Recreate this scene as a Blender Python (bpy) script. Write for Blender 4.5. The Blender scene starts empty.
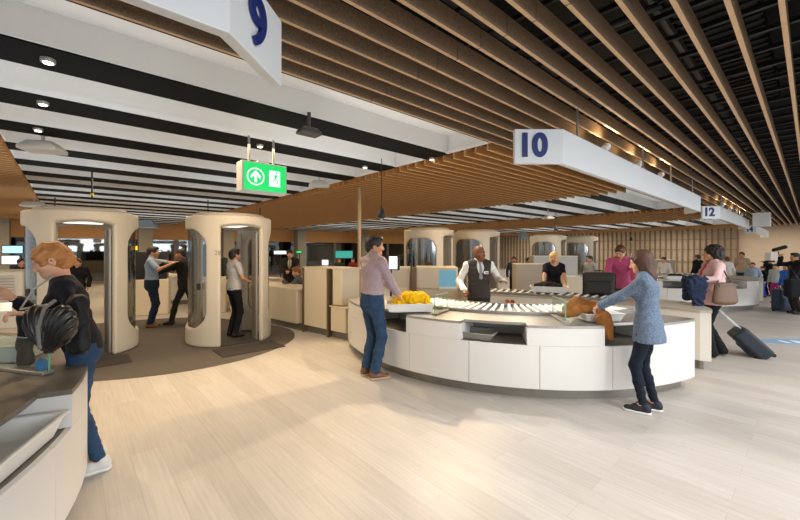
import bpy, math, random
import numpy as np
from mathutils import Vector, Matrix
random.seed(7)
C = bpy.context.scene.collection
PI = math.pi
R = math.radians

# ------------------------------------------------------------------ materials
def lin(h):
    h = h.lstrip('#'); v = [int(h[i:i+2], 16)/255 for i in (0, 2, 4)]
    return tuple(x/12.92 if x <= .04045 else ((x+.055)/1.055)**2.4 for x in v) + (1,)
MATS = {}
def M(name, col='#808080', rough=.5, metal=0, noise=None, bump=None, emit=None, trans=0, spec=None, stretch=None):
    """noise=(scale, amount) mottles the colour, bump=(scale, strength) roughens the surface"""
    if name in MATS: return MATS[name]
    m = bpy.data.materials.new(name); m.use_nodes = True; MATS[name] = m
    nt = m.node_tree; b = nt.nodes['Principled BSDF']
    c = lin(col) if isinstance(col, str) else col
    b.inputs['Base Color'].default_value = c
    b.inputs['Roughness'].default_value = rough; b.inputs['Metallic'].default_value = metal
    if spec is not None: b.inputs['Specular IOR Level'].default_value = spec
    if trans: b.inputs['Transmission Weight'].default_value = trans; b.inputs['IOR'].default_value = 1.3
    if emit: b.inputs['Emission Color'].default_value = lin(emit[0]); b.inputs['Emission Strength'].default_value = emit[1]
    tc = nt.nodes.new('ShaderNodeTexCoord'); mp = nt.nodes.new('ShaderNodeMapping')
    nt.links.new(tc.outputs['Object'], mp.inputs['Vector'])
    if stretch: mp.inputs['Rotation'].default_value = (0, 0, stretch[0]); mp.inputs['Scale'].default_value = stretch[1]
    if noise:
        n = nt.nodes.new('ShaderNodeTexNoise'); n.inputs['Scale'].default_value = noise[0]; n.inputs['Detail'].default_value = 4
        nt.links.new(mp.outputs[0], n.inputs['Vector'])
        r = nt.nodes.new('ShaderNodeMapRange'); r.inputs['To Min'].default_value = 1-noise[1]; r.inputs['To Max'].default_value = 1+noise[1]
        r.inputs['From Min'].default_value = .25; r.inputs['From Max'].default_value = .75
        nt.links.new(n.outputs['Fac'], r.inputs['Value'])
        mx = nt.nodes.new('ShaderNodeMix'); mx.data_type = 'RGBA'; mx.blend_type = 'MULTIPLY'; mx.inputs['Factor'].default_value = 1
        mx.inputs['A'].default_value = c
        nt.links.new(r.outputs[0], mx.inputs['B']); nt.links.new(mx.outputs['Result'], b.inputs['Base Color'])
    if bump:
        n2 = nt.nodes.new('ShaderNodeTexNoise'); n2.inputs['Scale'].default_value = bump[0]; n2.inputs['Detail'].default_value = 3
        nt.links.new(mp.outputs[0], n2.inputs['Vector'])
        bp = nt.nodes.new('ShaderNodeBump'); bp.inputs['Strength'].default_value = bump[1]; bp.inputs['Distance'].default_value = .02
        nt.links.new(n2.outputs['Fac'], bp.inputs['Height']); nt.links.new(bp.outputs[0], b.inputs['Normal'])
    return m

def floor_material():
    m = bpy.data.materials.new('pale_plank_floor'); m.use_nodes = True; nt = m.node_tree; b = nt.nodes['Principled BSDF']
    tc = nt.nodes.new('ShaderNodeTexCoord'); mp = nt.nodes.new('ShaderNodeMapping')
    mp.inputs['Rotation'].default_value = (0, 0, -TH_P)
    nt.links.new(tc.outputs['Object'], mp.inputs['Vector'])
    br = nt.nodes.new('ShaderNodeTexBrick'); br.inputs['Scale'].default_value = 1
    br.inputs['Brick Width'].default_value = 1.3; br.inputs['Row Height'].default_value = .19; br.inputs['Mortar Size'].default_value = .0012
    br.inputs['Color1'].default_value = lin('#b2aba3'); br.inputs['Color2'].default_value = lin('#bdb7b0'); br.inputs['Mortar'].default_value = lin('#a3988a')
    nt.links.new(mp.outputs[0], br.inputs['Vector'])
    mp2 = nt.nodes.new('ShaderNodeMapping'); mp2.inputs['Scale'].default_value = (1.2, 22, 1)
    nt.links.new(mp.outputs[0], mp2.inputs['Vector'])
    n = nt.nodes.new('ShaderNodeTexNoise'); n.inputs['Scale'].default_value = 2.2; n.inputs['Detail'].default_value = 6
    nt.links.new(mp2.outputs[0], n.inputs['Vector'])
    r = nt.nodes.new('ShaderNodeMapRange'); r.inputs['To Min'].default_value = .9; r.inputs['To Max'].default_value = 1.06
    r.inputs['From Min'].default_value = .3; r.inputs['From Max'].default_value = .7
    nt.links.new(n.outputs['Fac'], r.inputs['Value'])
    mx = nt.nodes.new('ShaderNodeMix'); mx.data_type = 'RGBA'; mx.blend_type = 'MULTIPLY'; mx.inputs['Factor'].default_value = 1
    nt.links.new(br.outputs['Color'], mx.inputs['A']); nt.links.new(r.outputs[0], mx.inputs['B'])
    nt.links.new(mx.outputs['Result'], b.inputs['Base Color'])
    b.inputs['Roughness'].default_value = .42; b.inputs['Specular IOR Level'].default_value = .35
    return m

def thin_glass(name, tint, mixf=.12, rough=.02):
    """clear sheet: mostly see-through with a reflective share"""
    m = bpy.data.materials.new(name); m.use_nodes = True; nt = m.node_tree; MATS[name] = m
    for n in list(nt.nodes): nt.nodes.remove(n)
    o = nt.nodes.new('ShaderNodeOutputMaterial'); t = nt.nodes.new('ShaderNodeBsdfTransparent'); g = nt.nodes.new('ShaderNodeBsdfGlossy')
    t.inputs['Color'].default_value = lin(tint); g.inputs['Roughness'].default_value = rough
    f = nt.nodes.new('ShaderNodeLayerWeight'); f.inputs['Blend'].default_value = .5
    pw = nt.nodes.new('ShaderNodeMath'); pw.operation = 'POWER'; pw.inputs[1].default_value = 5; nt.links.new(f.outputs['Facing'], pw.inputs[0])
    a = nt.nodes.new('ShaderNodeMath'); a.operation = 'MULTIPLY_ADD'; a.inputs[1].default_value = .7; a.inputs[2].default_value = mixf+.03; a.use_clamp = True
    nt.links.new(pw.outputs[0], a.inputs[0])
    x = nt.nodes.new('ShaderNodeMixShader'); nt.links.new(a.outputs[0], x.inputs[0]); nt.links.new(t.outputs[0], x.inputs[1]); nt.links.new(g.outputs[0], x.inputs[2])
    nt.links.new(x.outputs[0], o.inputs['Surface'])
    return m

# ------------------------------------------------------------------ mesh building
def meta(o, label=None, cat=None, group=None, kind=None):
    if label: o['label'] = label
    if cat: o['category'] = cat
    if group: o['group'] = group
    if kind: o['kind'] = kind
    return o
def empty(name, loc, label, cat, group=None, rz=0):
    o = bpy.data.objects.new(name, None); C.objects.link(o); o.empty_display_size = .1
    o.location = loc; o.rotation_euler = (0, 0, rz)
    return meta(o, label, cat, group)
def link_mesh(name, V, F, mats, parent=None, mi=None, smooth=True, angle=35, origin=None, bevel=0):
    V = np.asarray(V, dtype=np.float64).reshape(-1, 3)
    if origin is None and parent is None:
        lo, hi = V.min(0), V.max(0); origin = ((lo[0]+hi[0])/2, (lo[1]+hi[1])/2, lo[2])
    if origin is None: origin = (0, 0, 0)
    me = bpy.data.meshes.new(name)
    me.from_pydata((V-np.array(origin)).tolist(), [], F if isinstance(F, list) else F.tolist())
    for m in (mats if isinstance(mats, (list, tuple)) else [mats]): me.materials.append(m)
    if mi is not None: me.polygons.foreach_set('material_index', np.asarray(mi, dtype=np.int32))
    if smooth:
        me.polygons.foreach_set('use_smooth', np.ones(len(me.polygons), dtype=bool))
        if angle: me.set_sharp_from_angle(angle=R(angle))
    me.update()
    o = bpy.data.objects.new(name, me); C.objects.link(o)
    o.location = origin
    if parent is not None: o.parent = parent
    if bevel:
        md = o.modifiers.new('bevel', 'BEVEL'); md.width = bevel; md.segments = 2; md.limit_method = 'ANGLE'; md.angle_limit = R(40)
    return o
class MB:
    def __init__(s): s.V = []; s.F = []; s.I = []; s.m = 0
    def add(s, v, f):
        n = len(s.V); s.V += [tuple(p) for p in v]; s.F += [[i+n for i in q] for q in f]; s.I += [s.m]*len(f); return s
    def axes(s, c, ex, ey, ez):
        c, ex, ey, ez = map(Vector, (c, ex, ey, ez))
        v = [c+sx*ex+sy*ey+sz*ez for sz in (-1, 1) for sy in (-1, 1) for sx in (-1, 1)]
        f = [(0, 2, 3, 1), (4, 5, 7, 6), (0, 1, 5, 4), (2, 6, 7, 3), (0, 4, 6, 2), (1, 3, 7, 5)]
        if ex.cross(ey).dot(ez) < 0: f = [q[::-1] for q in f]
        return s.add(v, f)
    def box(s, c, size, rz=0):
        a, b = math.cos(rz), math.sin(rz)
        return s.axes(c, (a*size[0]/2, b*size[0]/2, 0), (-b*size[1]/2, a*size[1]/2, 0), (0, 0, size[2]/2))
    def cyl(s, a, b, r, n=16, r2=None):
        a, b = Vector(a), Vector(b); w = (b-a).normalized(); x = w.orthogonal().normalized(); y = w.cross(x); r2 = r if r2 is None else r2
        v = [p+q*(math.cos(2*PI*i/n)*x+math.sin(2*PI*i/n)*y) for p, q in ((a, r), (b, r2)) for i in range(n)]
        f = [(i, (i+1) % n, n+(i+1) % n, n+i) for i in range(n)] + [tuple(range(n))[::-1], tuple(range(n, 2*n))]
        return s.add(v, f)
    def tube(s, pts, r, n=8):
        pts = [Vector(p) for p in pts]; v = []; f = []; x = None
        for k, p in enumerate(pts):
            w = (pts[min(k+1, len(pts)-1)]-pts[max(k-1, 0)]).normalized()
            x = w.orthogonal().normalized() if x is None else (x-w*x.dot(w)).normalized(); y = w.cross(x)
            rr = r if not isinstance(r, (list, tuple)) else r[k]
            v += [p+rr*(math.cos(2*PI*i/n)*x+math.sin(2*PI*i/n)*y) for i in range(n)]
        for k in range(len(pts)-1):
            f += [(k*n+i, k*n+(i+1) % n, (k+1)*n+(i+1) % n, (k+1)*n+i) for i in range(n)]
        f += [tuple(range(n))[::-1], tuple(range((len(pts)-1)*n, len(pts)*n))]
        return s.add(v, f)
    def prism(s, poly, z0, z1):
        n = len(poly); ar = sum(poly[i][0]*poly[(i+1) % n][1]-poly[(i+1) % n][0]*poly[i][1] for i in range(n))
        if ar < 0: poly = poly[::-1]
        v = [(x, y, z0) for x, y in poly]+[(x, y, z1) for x, y in poly]
        return s.add(v, [tuple(range(n))[::-1], tuple(range(n, 2*n))]+[(i, (i+1) % n, n+(i+1) % n, n+i) for i in range(n)])
    def arc(s, c, r0, r1, a0, a1, z0, z1, n=None):
        n = n or max(2, int(abs(a1-a0)/2.5)); A = [R(a0+(a1-a0)*i/n) for i in range(n+1)]
        v = [(c[0]+r*math.cos(a), c[1]+r*math.sin(a), z) for a in A for r, z in ((r0, z0), (r1, z0), (r1, z1), (r0, z1))]
        f = []
        for i in range(n):
            p, q = 4*i, 4*i+4
            f += [(p+k, p+(k+1) % 4, q+(k+1) % 4, q+k) for k in range(4)]
        f += [(3, 2, 1, 0), tuple(4*n+k for k in range(4))]
        if a1 > a0: f = [q[::-1] for q in f]
        return s.add(v, f)
    def lathe(s, prof, c, n=24):
        v = [(c[0]+r*math.cos(2*PI*i/n), c[1]+r*math.sin(2*PI*i/n), c[2]+z) for r, z in prof for i in range(n)]
        f = [(k*n+i, k*n+(i+1) % n, (k+1)*n+(i+1) % n, (k+1)*n+i) for k in range(len(prof)-1) for i in range(n)]
        f += [tuple(range(n))[::-1], tuple(range((len(prof)-1)*n, len(prof)*n))]
        return s.add(v, f)
    def rot(s, mat, start=0):
        s.V[start:] = [tuple(mat @ Vector(p)) for p in s.V[start:]]; return s
    def build(s, name, mat, parent=None, bevel=0, smooth=True, angle=35, local=False):
        """vertices are world coordinates unless local is set"""
        V = np.array(s.V)
        org = None
        if parent is not None:
            if not local:
                loc = Vector((0, 0, 0)); p = parent
                while p is not None: loc += p.location; p = p.parent
                V = V-np.array(loc)
            org = (0, 0, 0)
        elif local: org = (0, 0, 0)
        return link_mesh(name, V, s.F, mat, parent, s.I if isinstance(mat, (list, tuple)) else None, smooth, angle, org, bevel)
def copy_tree(o, parent=None):
    c = o.copy(); C.objects.link(c)
    if parent is not None: c.parent = parent; c.matrix_parent_inverse = o.matrix_parent_inverse
    for ch in KIDS(o): copy_tree(ch, c)
    return c
def KIDS(o): return [x for x in C.objects if x.parent is o]
def duplicate(o, loc, label, rz=None, group=None):
    c = copy_tree(o); c.location = loc
    if rz is not None: c.rotation_euler.z = rz
    c['label'] = label
    if group: c['group'] = group
    return c

# ------------------------------------------------------------------ signed-distance modelling
def surfnet(f, o, h):
    S = f < 0
    c = np.zeros(tuple(n-1 for n in f.shape), np.int8)
    for i in (0, 1):
        for j in (0, 1):
            for k in (0, 1):
                c += S[i:f.shape[0]-1+i, j:f.shape[1]-1+j, k:f.shape[2]-1+k]
    act = (c > 0) & (c < 8); I = np.argwhere(act)
    if len(I) == 0: return np.zeros((0, 3)), np.zeros((0, 4), int)
    idx = -np.ones(c.shape, np.int64); idx[act] = np.arange(len(I))
    P = np.zeros((len(I), 3)); W = np.zeros(len(I))
    for ax in range(3):
        e = np.eye(3, dtype=int)[ax]; o1, o2 = [np.eye(3, dtype=int)[b] for b in range(3) if b != ax]
        for p in (0, 1):
            for q in (0, 1):
                A = I+p*o1+q*o2; B = A+e
                fa = f[A[:, 0], A[:, 1], A[:, 2]]; fb = f[B[:, 0], B[:, 1], B[:, 2]]
                m = (fa < 0) != (fb < 0); t = np.where(m, fa/np.where(m, fa-fb, 1), 0)
                P += m[:, None]*(A+t[:, None]*e); W += m
    V = P/W[:, None]*h+np.array(o)
    Q = []
    for ax in range(3):
        b1, b2 = [(1, 2), (2, 0), (0, 1)][ax]; e = np.eye(3, dtype=int)
        sl0 = [slice(None)]*3; sl1 = [slice(None)]*3; sl0[ax] = slice(0, -1); sl1[ax] = slice(1, None)
        ch = S[tuple(sl0)] != S[tuple(sl1)]; A = np.argwhere(ch)
        A = A[(A[:, b1] > 0) & (A[:, b2] > 0) & (A[:, b1] < f.shape[b1]-1) & (A[:, b2] < f.shape[b2]-1)]
        ins = S[A[:, 0], A[:, 1], A[:, 2]]
        g = lambda d1, d2: idx[tuple((A-d1*e[b1]-d2*e[b2]).T)]
        q = np.stack([g(1, 1), g(0, 1), g(0, 0), g(1, 0)], 1)
        q[~ins] = q[~ins][:, ::-1]; Q.append(q)
    return V, np.concatenate(Q)
def nrm(v): v = np.asarray(v, float); return v/(np.linalg.norm(v)+1e-12)
class Sdf:
    def __init__(s, h): s.h = h; s.P = []
    def add(s, fn, lo, hi, op='u', k=.02): s.P.append((fn, np.minimum(lo, hi), np.maximum(lo, hi), op, k)); return s
    def cap(s, a, b, r1, r2=None, op='u', k=.02):
        a, b = np.asarray(a, float), np.asarray(b, float); r2 = r1 if r2 is None else r2; L2 = max(((b-a)**2).sum(), 1e-12)
        def fn(X, Y, Z):
            px, py, pz = X-a[0], Y-a[1], Z-a[2]; d = b-a
            t = np.clip((px*d[0]+py*d[1]+pz*d[2])/L2, 0, 1)
            return np.sqrt((px-t*d[0])**2+(py-t*d[1])**2+(pz-t*d[2])**2)-(r1+(r2-r1)*t)
        m = max(r1, r2); return s.add(fn, np.minimum(a, b)-m, np.maximum(a, b)+m, op, k)
    def ell(s, c, r, Rm=None, op='u', k=.02):
        c = np.asarray(c, float); r = np.asarray(r, float); Rm = np.eye(3) if Rm is None else np.asarray(Rm)
        def fn(X, Y, Z):
            p = [X-c[0], Y-c[1], Z-c[2]]; q = [(Rm[0, i]*p[0]+Rm[1, i]*p[1]+Rm[2, i]*p[2]) for i in range(3)]
            k0 = np.sqrt(sum((q[i]/r[i])**2 for i in range(3))); k1 = np.sqrt(sum((q[i]/r[i]**2)**2 for i in range(3)))
            return k0*(k0-1)/np.maximum(k1, 1e-6)
        e = np.abs(Rm)@r; return s.add(fn, c-e, c+e, op, k)
    def ecap(s, a, b, xa, ra, rb, op='u', k=.03):
        a, b = np.asarray(a, float), np.asarray(b, float); L = np.linalg.norm(b-a); w = (b-a)/L
        x = nrm(np.asarray(xa, float)-w*np.dot(xa, w)); y = np.cross(w, x)
        def fn(X, Y, Z):
            p = [X-a[0], Y-a[1], Z-a[2]]
            t = p[0]*w[0]+p[1]*w[1]+p[2]*w[2]; h = np.clip(t/L, 0, 1); vz = t-h*L
            vx = p[0]*x[0]+p[1]*x[1]+p[2]*x[2]; vy = p[0]*y[0]+p[1]*y[1]+p[2]*y[2]
            rx = ra[0]+(rb[0]-ra[0])*h; ry = ra[1]+(rb[1]-ra[1])*h; rz = np.minimum(rx, ry)
            k0 = np.sqrt((vx/rx)**2+(vy/ry)**2+(vz/rz)**2); k1 = np.sqrt((vx/rx**2)**2+(vy/ry**2)**2+(vz/rz**2)**2)
            return k0*(k0-1)/np.maximum(k1, 1e-6)
        m = max(*ra, *rb); return s.add(fn, np.minimum(a, b)-m, np.maximum(a, b)+m, op, k)
    def box(s, c, hs, Rm=None, rd=.01, op='u', k=.01):
        c = np.asarray(c, float); hs = np.asarray(hs, float); Rm = np.eye(3) if Rm is None else np.asarray(Rm)
        def fn(X, Y, Z):
            p = [X-c[0], Y-c[1], Z-c[2]]; q = [np.abs(Rm[0, i]*p[0]+Rm[1, i]*p[1]+Rm[2, i]*p[2])-hs[i]+rd for i in range(3)]
            return np.sqrt(sum(np.maximum(v, 0)**2 for v in q))+np.minimum(np.maximum(np.maximum(q[0], q[1]), q[2]), 0)-rd
        e = np.abs(Rm)@hs; return s.add(fn, c-e, c+e, op, k)
    def plane(s, n, d, k=.004):
        n = nrm(n); return s.add(lambda X, Y, Z: X*n[0]+Y*n[1]+Z*n[2]-d, None, None, 'i', k) if False else s._pl(n, d, k)
    def _pl(s, n, d, k): s.P.append((lambda X, Y, Z: X*n[0]+Y*n[1]+Z*n[2]-d, None, None, 'i', k)); return s
    def disp(s, fn): s.P.append((fn, None, None, 'd', 0)); return s
    def mesh(s):
        h = s.h; U = [p for p in s.P if p[3] == 'u']
        lo = np.min([p[1] for p in U], 0)-3*h-.01; hi = np.max([p[2] for p in U], 0)+3*h+.01
        n = np.ceil((hi-lo)/h).astype(int)+1
        ax = [lo[i]+h*np.arange(n[i]) for i in range(3)]
        f = np.full(tuple(n), .3)
        for fn, l, u, op, k in s.P:
            if l is None: sl = (slice(None),)*3
            else:
                g = k+3*h; i0 = np.maximum(np.floor((l-g-lo)/h).astype(int), 0); i1 = np.minimum(np.ceil((u+g-lo)/h).astype(int)+1, n)
                if (i1 <= i0).any(): continue
                sl = tuple(slice(a, b) for a, b in zip(i0, i1))
            X = ax[0][sl[0]][:, None, None]; Y = ax[1][sl[1]][None, :, None]; Z = ax[2][sl[2]][None, None, :]
            d = fn(X, Y, Z); a = f[sl]; k = max(k, 1e-4)
            if op == 'u': q = np.maximum(k-np.abs(a-d), 0)/k; f[sl] = np.minimum(a, d)-q*q*k/4
            elif op == 's': d = -d; q = np.maximum(k-np.abs(a-d), 0)/k; f[sl] = np.maximum(a, d)+q*q*k/4
            elif op == 'i': q = np.maximum(k-np.abs(a-d), 0)/k; f[sl] = np.maximum(a, d)+q*q*k/4
            elif op == 'd': f[sl] = a+d
        return surfnet(f, lo, h)
    def build(s, name, mat, parent=None, local=True, angle=None):
        V, F = s.mesh()
        if not len(V): return None
        if parent is not None and not local: V = V-np.array(parent.matrix_basis.translation)
        return link_mesh(name, V, F, mat, parent, None, True, angle, (0, 0, 0) if parent is not None else None)

# ------------------------------------------------------------------ hall axes: d runs along the slats, p across them
D = np.array((.745, .667)); Pp = np.array((-.667, .745))
TH_D = math.atan2(.667, .745); TH_P = TH_D+PI/2
def tq(t, q, z=None):
    x, y = t*D+q*Pp
    return (x, y) if z is None else (x, y, z)
CZ = 3.0            # underside of slats and beams
cam = bpy.data.cameras.new('camera'); co = bpy.data.objects.new('camera', cam); C.objects.link(co)
co.location = (0, 0, 1.62); co.rotation_euler = (PI/2, 0, 0); cam.sensor_width = 36; cam.lens = 36*369/800; cam.shift_y = -9/800
cam.clip_start = .05; cam.clip_end = 200
bpy.context.scene.camera = co

# ------------------------------------------------------------------ materials used all over
white_panel = M('white_laminate', '#d6d3cd', .38, noise=(3, .02))
cream_shell = M('cream_shell_plastic', '#c9bfac', .4, noise=(2, .02))
cream_panel = M('cream_laminate', '#d8cbb2', .42, noise=(3, .02))
steel = M('brushed_steel', '#9b9891', .36, .85, noise=(30, .08))
top_steel = M('stainless_worktop', '#aaa69e', .33, .75, noise=(25, .06))
dark_top = M('dark_worktop', '#6d655b', .4, .3, noise=(20, .08))
toe = M('toe_kick_metal', '#8d877d', .4, .6, noise=(12, .08))
roller_w = M('roller_pale_plastic', '#e8e6e0', .35)
black_m = M('black_plastic', '#131312', .45)
dark_grey = M('dark_grey_metal', '#3a3a3a', .5, .4)
bronze = M('bronze_post', '#7a6751', .4, .4, noise=(10, .06))
grey_tray = M('grey_tray_plastic', '#dcdad4', .4)
white_sign = M('white_sign_board', '#dfe3e6', .4)
navy = M('navy_lettering', '#10276e', .5)
glass = thin_glass('clear_glass_sheet', '#f4faf7', .0)
glass_edge = M('green_glass_edge', '#5fae8d', .15)
acrylic = thin_glass('curved_acrylic', '#d8d8d4', .10, .08)
blackbeam = M('black_beam', '#0d0d0f', .75, spec=.15)
void = M('black_ceiling_void', '#060606', .9)
coffer_w = M('white_ceiling_panel', '#eef0f1', .6, noise=(1.5, .015))
wood_lit_under = M('oak_slat_lit_under', '#d2b08a', .5, noise=(6, .08), stretch=(-TH_D, (.5, 14, 6))); wood_warm_lit_under = M('oak_lattice_lit_under', '#ecc690', .5, noise=(6, .08), stretch=(-TH_D, (.5, 14, 6)))  # slat undersides: floor light painted in as a paler oak
wood_shaded = M('oak_slat_shaded_side', '#8a745d', .5, noise=(9, .34), stretch=(-TH_D, (.5, 14, 6)))  # slat sides: same oak, shade put into the colour
wood_warm_lit = M('oak_lattice_warm_lit', '#c48f55', .5, noise=(8, .25), stretch=(-TH_D, (.5, 14, 6)))  # same oak as the front slats, with warm lamp light painted into the colour
S_ = lambda o: meta(o, kind='structure')
# ================================================================== SETTING
mb = MB(); poly = [tq(-9, -9), tq(31, -9), tq(31, 37), tq(-9, 37)]; mb.prism(poly, -.1, 0)
S_(mb.build('floor', floor_material(), smooth=False))
# dark carpet round the body scanners
carpet = M('dark_grey_carpet', '#575049', .9, noise=(60, .12), bump=(200, .3))
edge = [(-7.5, 3.9), (-5.5, 4.35), (-4.4, 4.5), (-3.8, 4.58), (-3.2, 4.78), (-2.7, 5.1), (-2.27, 5.6), (-2.0, 6.3), (-1.98, 6.9), (-2.2, 7.5), (-2.7, 8.0), (-3.6, 8.5), (-5, 9.0), (-6.8, 8.2), (-7.6, 6.6)]
def smooth_poly(p, n=4, closed=True):
    out = []
    N = len(p)
    for i in range(N if closed else N-1):
        g = lambda k: np.array(p[k % N] if closed else p[min(max(k, 0), N-1)], float)
        a, b, c, d = g(i-1), g(i), g(i+1), g(i+2)
        for j in range(n):
            t = j/n; out.append(tuple(.5*(2*b+(c-a)*t+(2*a-5*b+4*c-d)*t*t+(3*b-3*c+d-a)*t**3)))
    if not closed: out.append(tuple(p[-1]))
    return out
mb = MB(); mb.prism(smooth_poly(edge), 0, .006)
o = mb.build('carpet_inlay', carpet, smooth=False); meta(o, 'dark grey carpet inlay with rounded edge under the body scanners', 'carpet')

# end wall (across the slats) and far glazed wall (along them)
plaster = M('beige_plaster', '#cdb89e', .8, noise=(2, .04))
mb = MB()
a, b = tq(30, -9), tq(30, 37); mb.prism([tq(30, -9), tq(30.2, -9), tq(30.2, 37), tq(30, 37)], 0, 4.2)
S_(mb.build('wall_right', plaster, smooth=False))
mb = MB()
for i in range(62):
    q = 2.95+i*.3; mb.prism([tq(29.86, q), tq(30, q), tq(30, q+.07), tq(29.86, q+.07)], 0, 3.0)
for z in (.9, 1.7, 2.35): mb.prism([tq(29.93, 2.9), tq(30, 2.9), tq(30, 21.6), tq(29.93, 21.6)], z, z+.025)
S_(mb.build('trim_1', M('batten_wood', '#7f6a50', .6, noise=(5, .15)), smooth=False))
QF = 24
mb = MB(); mb.prism([tq(-9, QF), tq(30, QF), tq(30, QF+.25), tq(-9, QF+.25)], 2.25, 3.3)
S_(mb.build('wall_back', M('fascia_wood', '#d29a5a', .5, noise=(6, .12), stretch=(-TH_D, (.5, 14, 6))), smooth=False))
mb = MB(); mb.prism([tq(-9, 36.8), tq(31, 36.8), tq(31, 37), tq(-9, 37)], 0, 4.2)
mb.prism([tq(-9, -9), tq(-8.8, -9), tq(-8.8, 37), tq(-9, 37)], 0, .02)
S_(mb.build('wall_far', M('dim_teal_wall', '#2e3b40', .7), smooth=False))
winmat = thin_glass('tinted_teal_glass', '#6f8f90', .10, .03); mull = M('grey_mullion', '#77736b', .5, .3)
k = 0; t = -8.5
while t < 27:
    k += 1; w = 2.6
    mb = MB()
    for tt in (t, t+w-.12): mb.prism([tq(tt, QF), tq(tt+.12, QF), tq(tt+.12, QF+.14), tq(tt, QF+.14)], 0, 2.25)
    mb.prism([tq(t, QF), tq(t+w, QF), tq(t+w, QF+.12), tq(t, QF+.12)], 0, .12)
    f = S_(mb.build('window_%d' % k, mull, smooth=False))
    mb = MB(); mb.prism([tq(t+.12, QF+.05), tq(t+w-.12, QF+.05), tq(t+w-.12, QF+.07), tq(t+.12, QF+.07)], .12, 2.25)
    mb.build('pane', winmat, f, smooth=False); t += w
# square columns in front of the glazing
colm = M('grey_column_paint', '#8b8579', .7, noise=(3, .03)); cols = [(-2.5, 22.6), (2.6, 22.6), (6.6, 22.6), (11.2, 22.6), (16.4, 22.6)]
for i, (t, q) in enumerate(cols):
    mb = MB(); mb.prism([tq(t, q), tq(t+.6, q), tq(t+.6, q+.6), tq(t, q+.6)], 0, 3.0)
    S_(mb.build('trim_%d' % (10+i), colm, smooth=False))

# ------------------------------------------------------------------ ceiling
def slat_zone(t0, t1, q0, q1, joints=True):
    mb = MB(); n = int((q1-q0)/.2)
    for i in range(n):
        q = q0+i*.2
        cuts = [t0] + ([x for x in [2.08+3.0*k for k in range(-4, 12)] if t0+.3 < x < t1-.3] if joints else []) + [t1]
        for a, b in zip(cuts, cuts[1:]):
            a_ = a+(.004 if a != t0 else 0); b_ = b-(.004 if b != t1 else 0)
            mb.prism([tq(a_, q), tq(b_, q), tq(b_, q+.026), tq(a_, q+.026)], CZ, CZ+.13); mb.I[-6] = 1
    return mb
S_(slat_zone(-7, 29.9, -7.9, 2.95).build('ceiling', [wood_shaded, wood_lit_under], smooth=False))
whites = [(-.65, 4.26), (9.85, 15.4), (21, 26.6)]; woods = [(-7, -.65), (4.26, 9.85), (15.4, 21), (26.6, 29.8)]
for k, (a, b) in enumerate(woods): S_(slat_zone(a, b, 2.95, 23.9, False).build('ceiling.%03d' % (k+1), [wood_warm_lit, wood_warm_lit_under], smooth=False))
mb = MB(); mb.prism([tq(-9, -9), tq(31, -9), tq(31, 2.78), tq(-9, 2.78)], 4.1, 4.2)
mb.prism([tq(-9, 2.76), tq(31, 2.76), tq(31, 2.782), tq(-9, 2.782)], 3.02, 4.15); mb.prism([tq(-9, -9.1), tq(31, -9.1), tq(31, -9), tq(-9, -9)], 3.2, 4.15); mb.prism([tq(-9.1, -9), tq(-9, -9), tq(-9, 2.78), tq(-9.1, 2.78)], 3.2, 4.15)
for a, b in woods: mb.prism([tq(a, 2.78), tq(b, 2.78), tq(b, 37), tq(a, 37)], 3.4, 3.45)
for a, b in whites: mb.prism([tq(a, 2.78), tq(b, 2.78), tq(b, 37), tq(a, 37)], 3.36, 3.4)
S_(mb.build('ceiling.010', void, smooth=False))
for k, (a, b) in enumerate(whites):
    mb = MB(); bm_ = MB(); q = 2.87; CZ_ = CZ; CZ = 3.09
    bm_.prism([tq(a, 2.785), tq(b, 2.785), tq(b, 2.87), tq(a, 2.87)], CZ, 3.35)
    while q < 23.5:
        q1 = q+(.80 if q < 2.9 else .74)
        mb.prism([tq(a, q), tq(b, q), tq(b, q1), tq(a, q1)], 3.34, 3.359)
        for (c, d, e, g) in ((a, b, q, q+.015), (a, b, q1-.015, q1), (a, a+.02, q, q1), (b-.02, b, q, q1)):
            mb.prism([tq(c, e), tq(d, e), tq(d, g), tq(c, g)], CZ+.004, 3.34)
        mb.prism([tq(b-.06, q), tq(b, q), tq(b, q1), tq(b-.06, q1)], CZ-.005, CZ+.02)
        bm_.prism([tq(a, q1), tq(b, q1), tq(b, q1+.45), tq(a, q1+.45)], CZ-.01, 3.35)
        q = q1+.45
    S_(mb.build('ceiling.%03d' % (20+k), coffer_w, smooth=False)); S_(bm_.build('trim_%d' % (20+k), blackbeam, smooth=False)); CZ = CZ_
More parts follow.
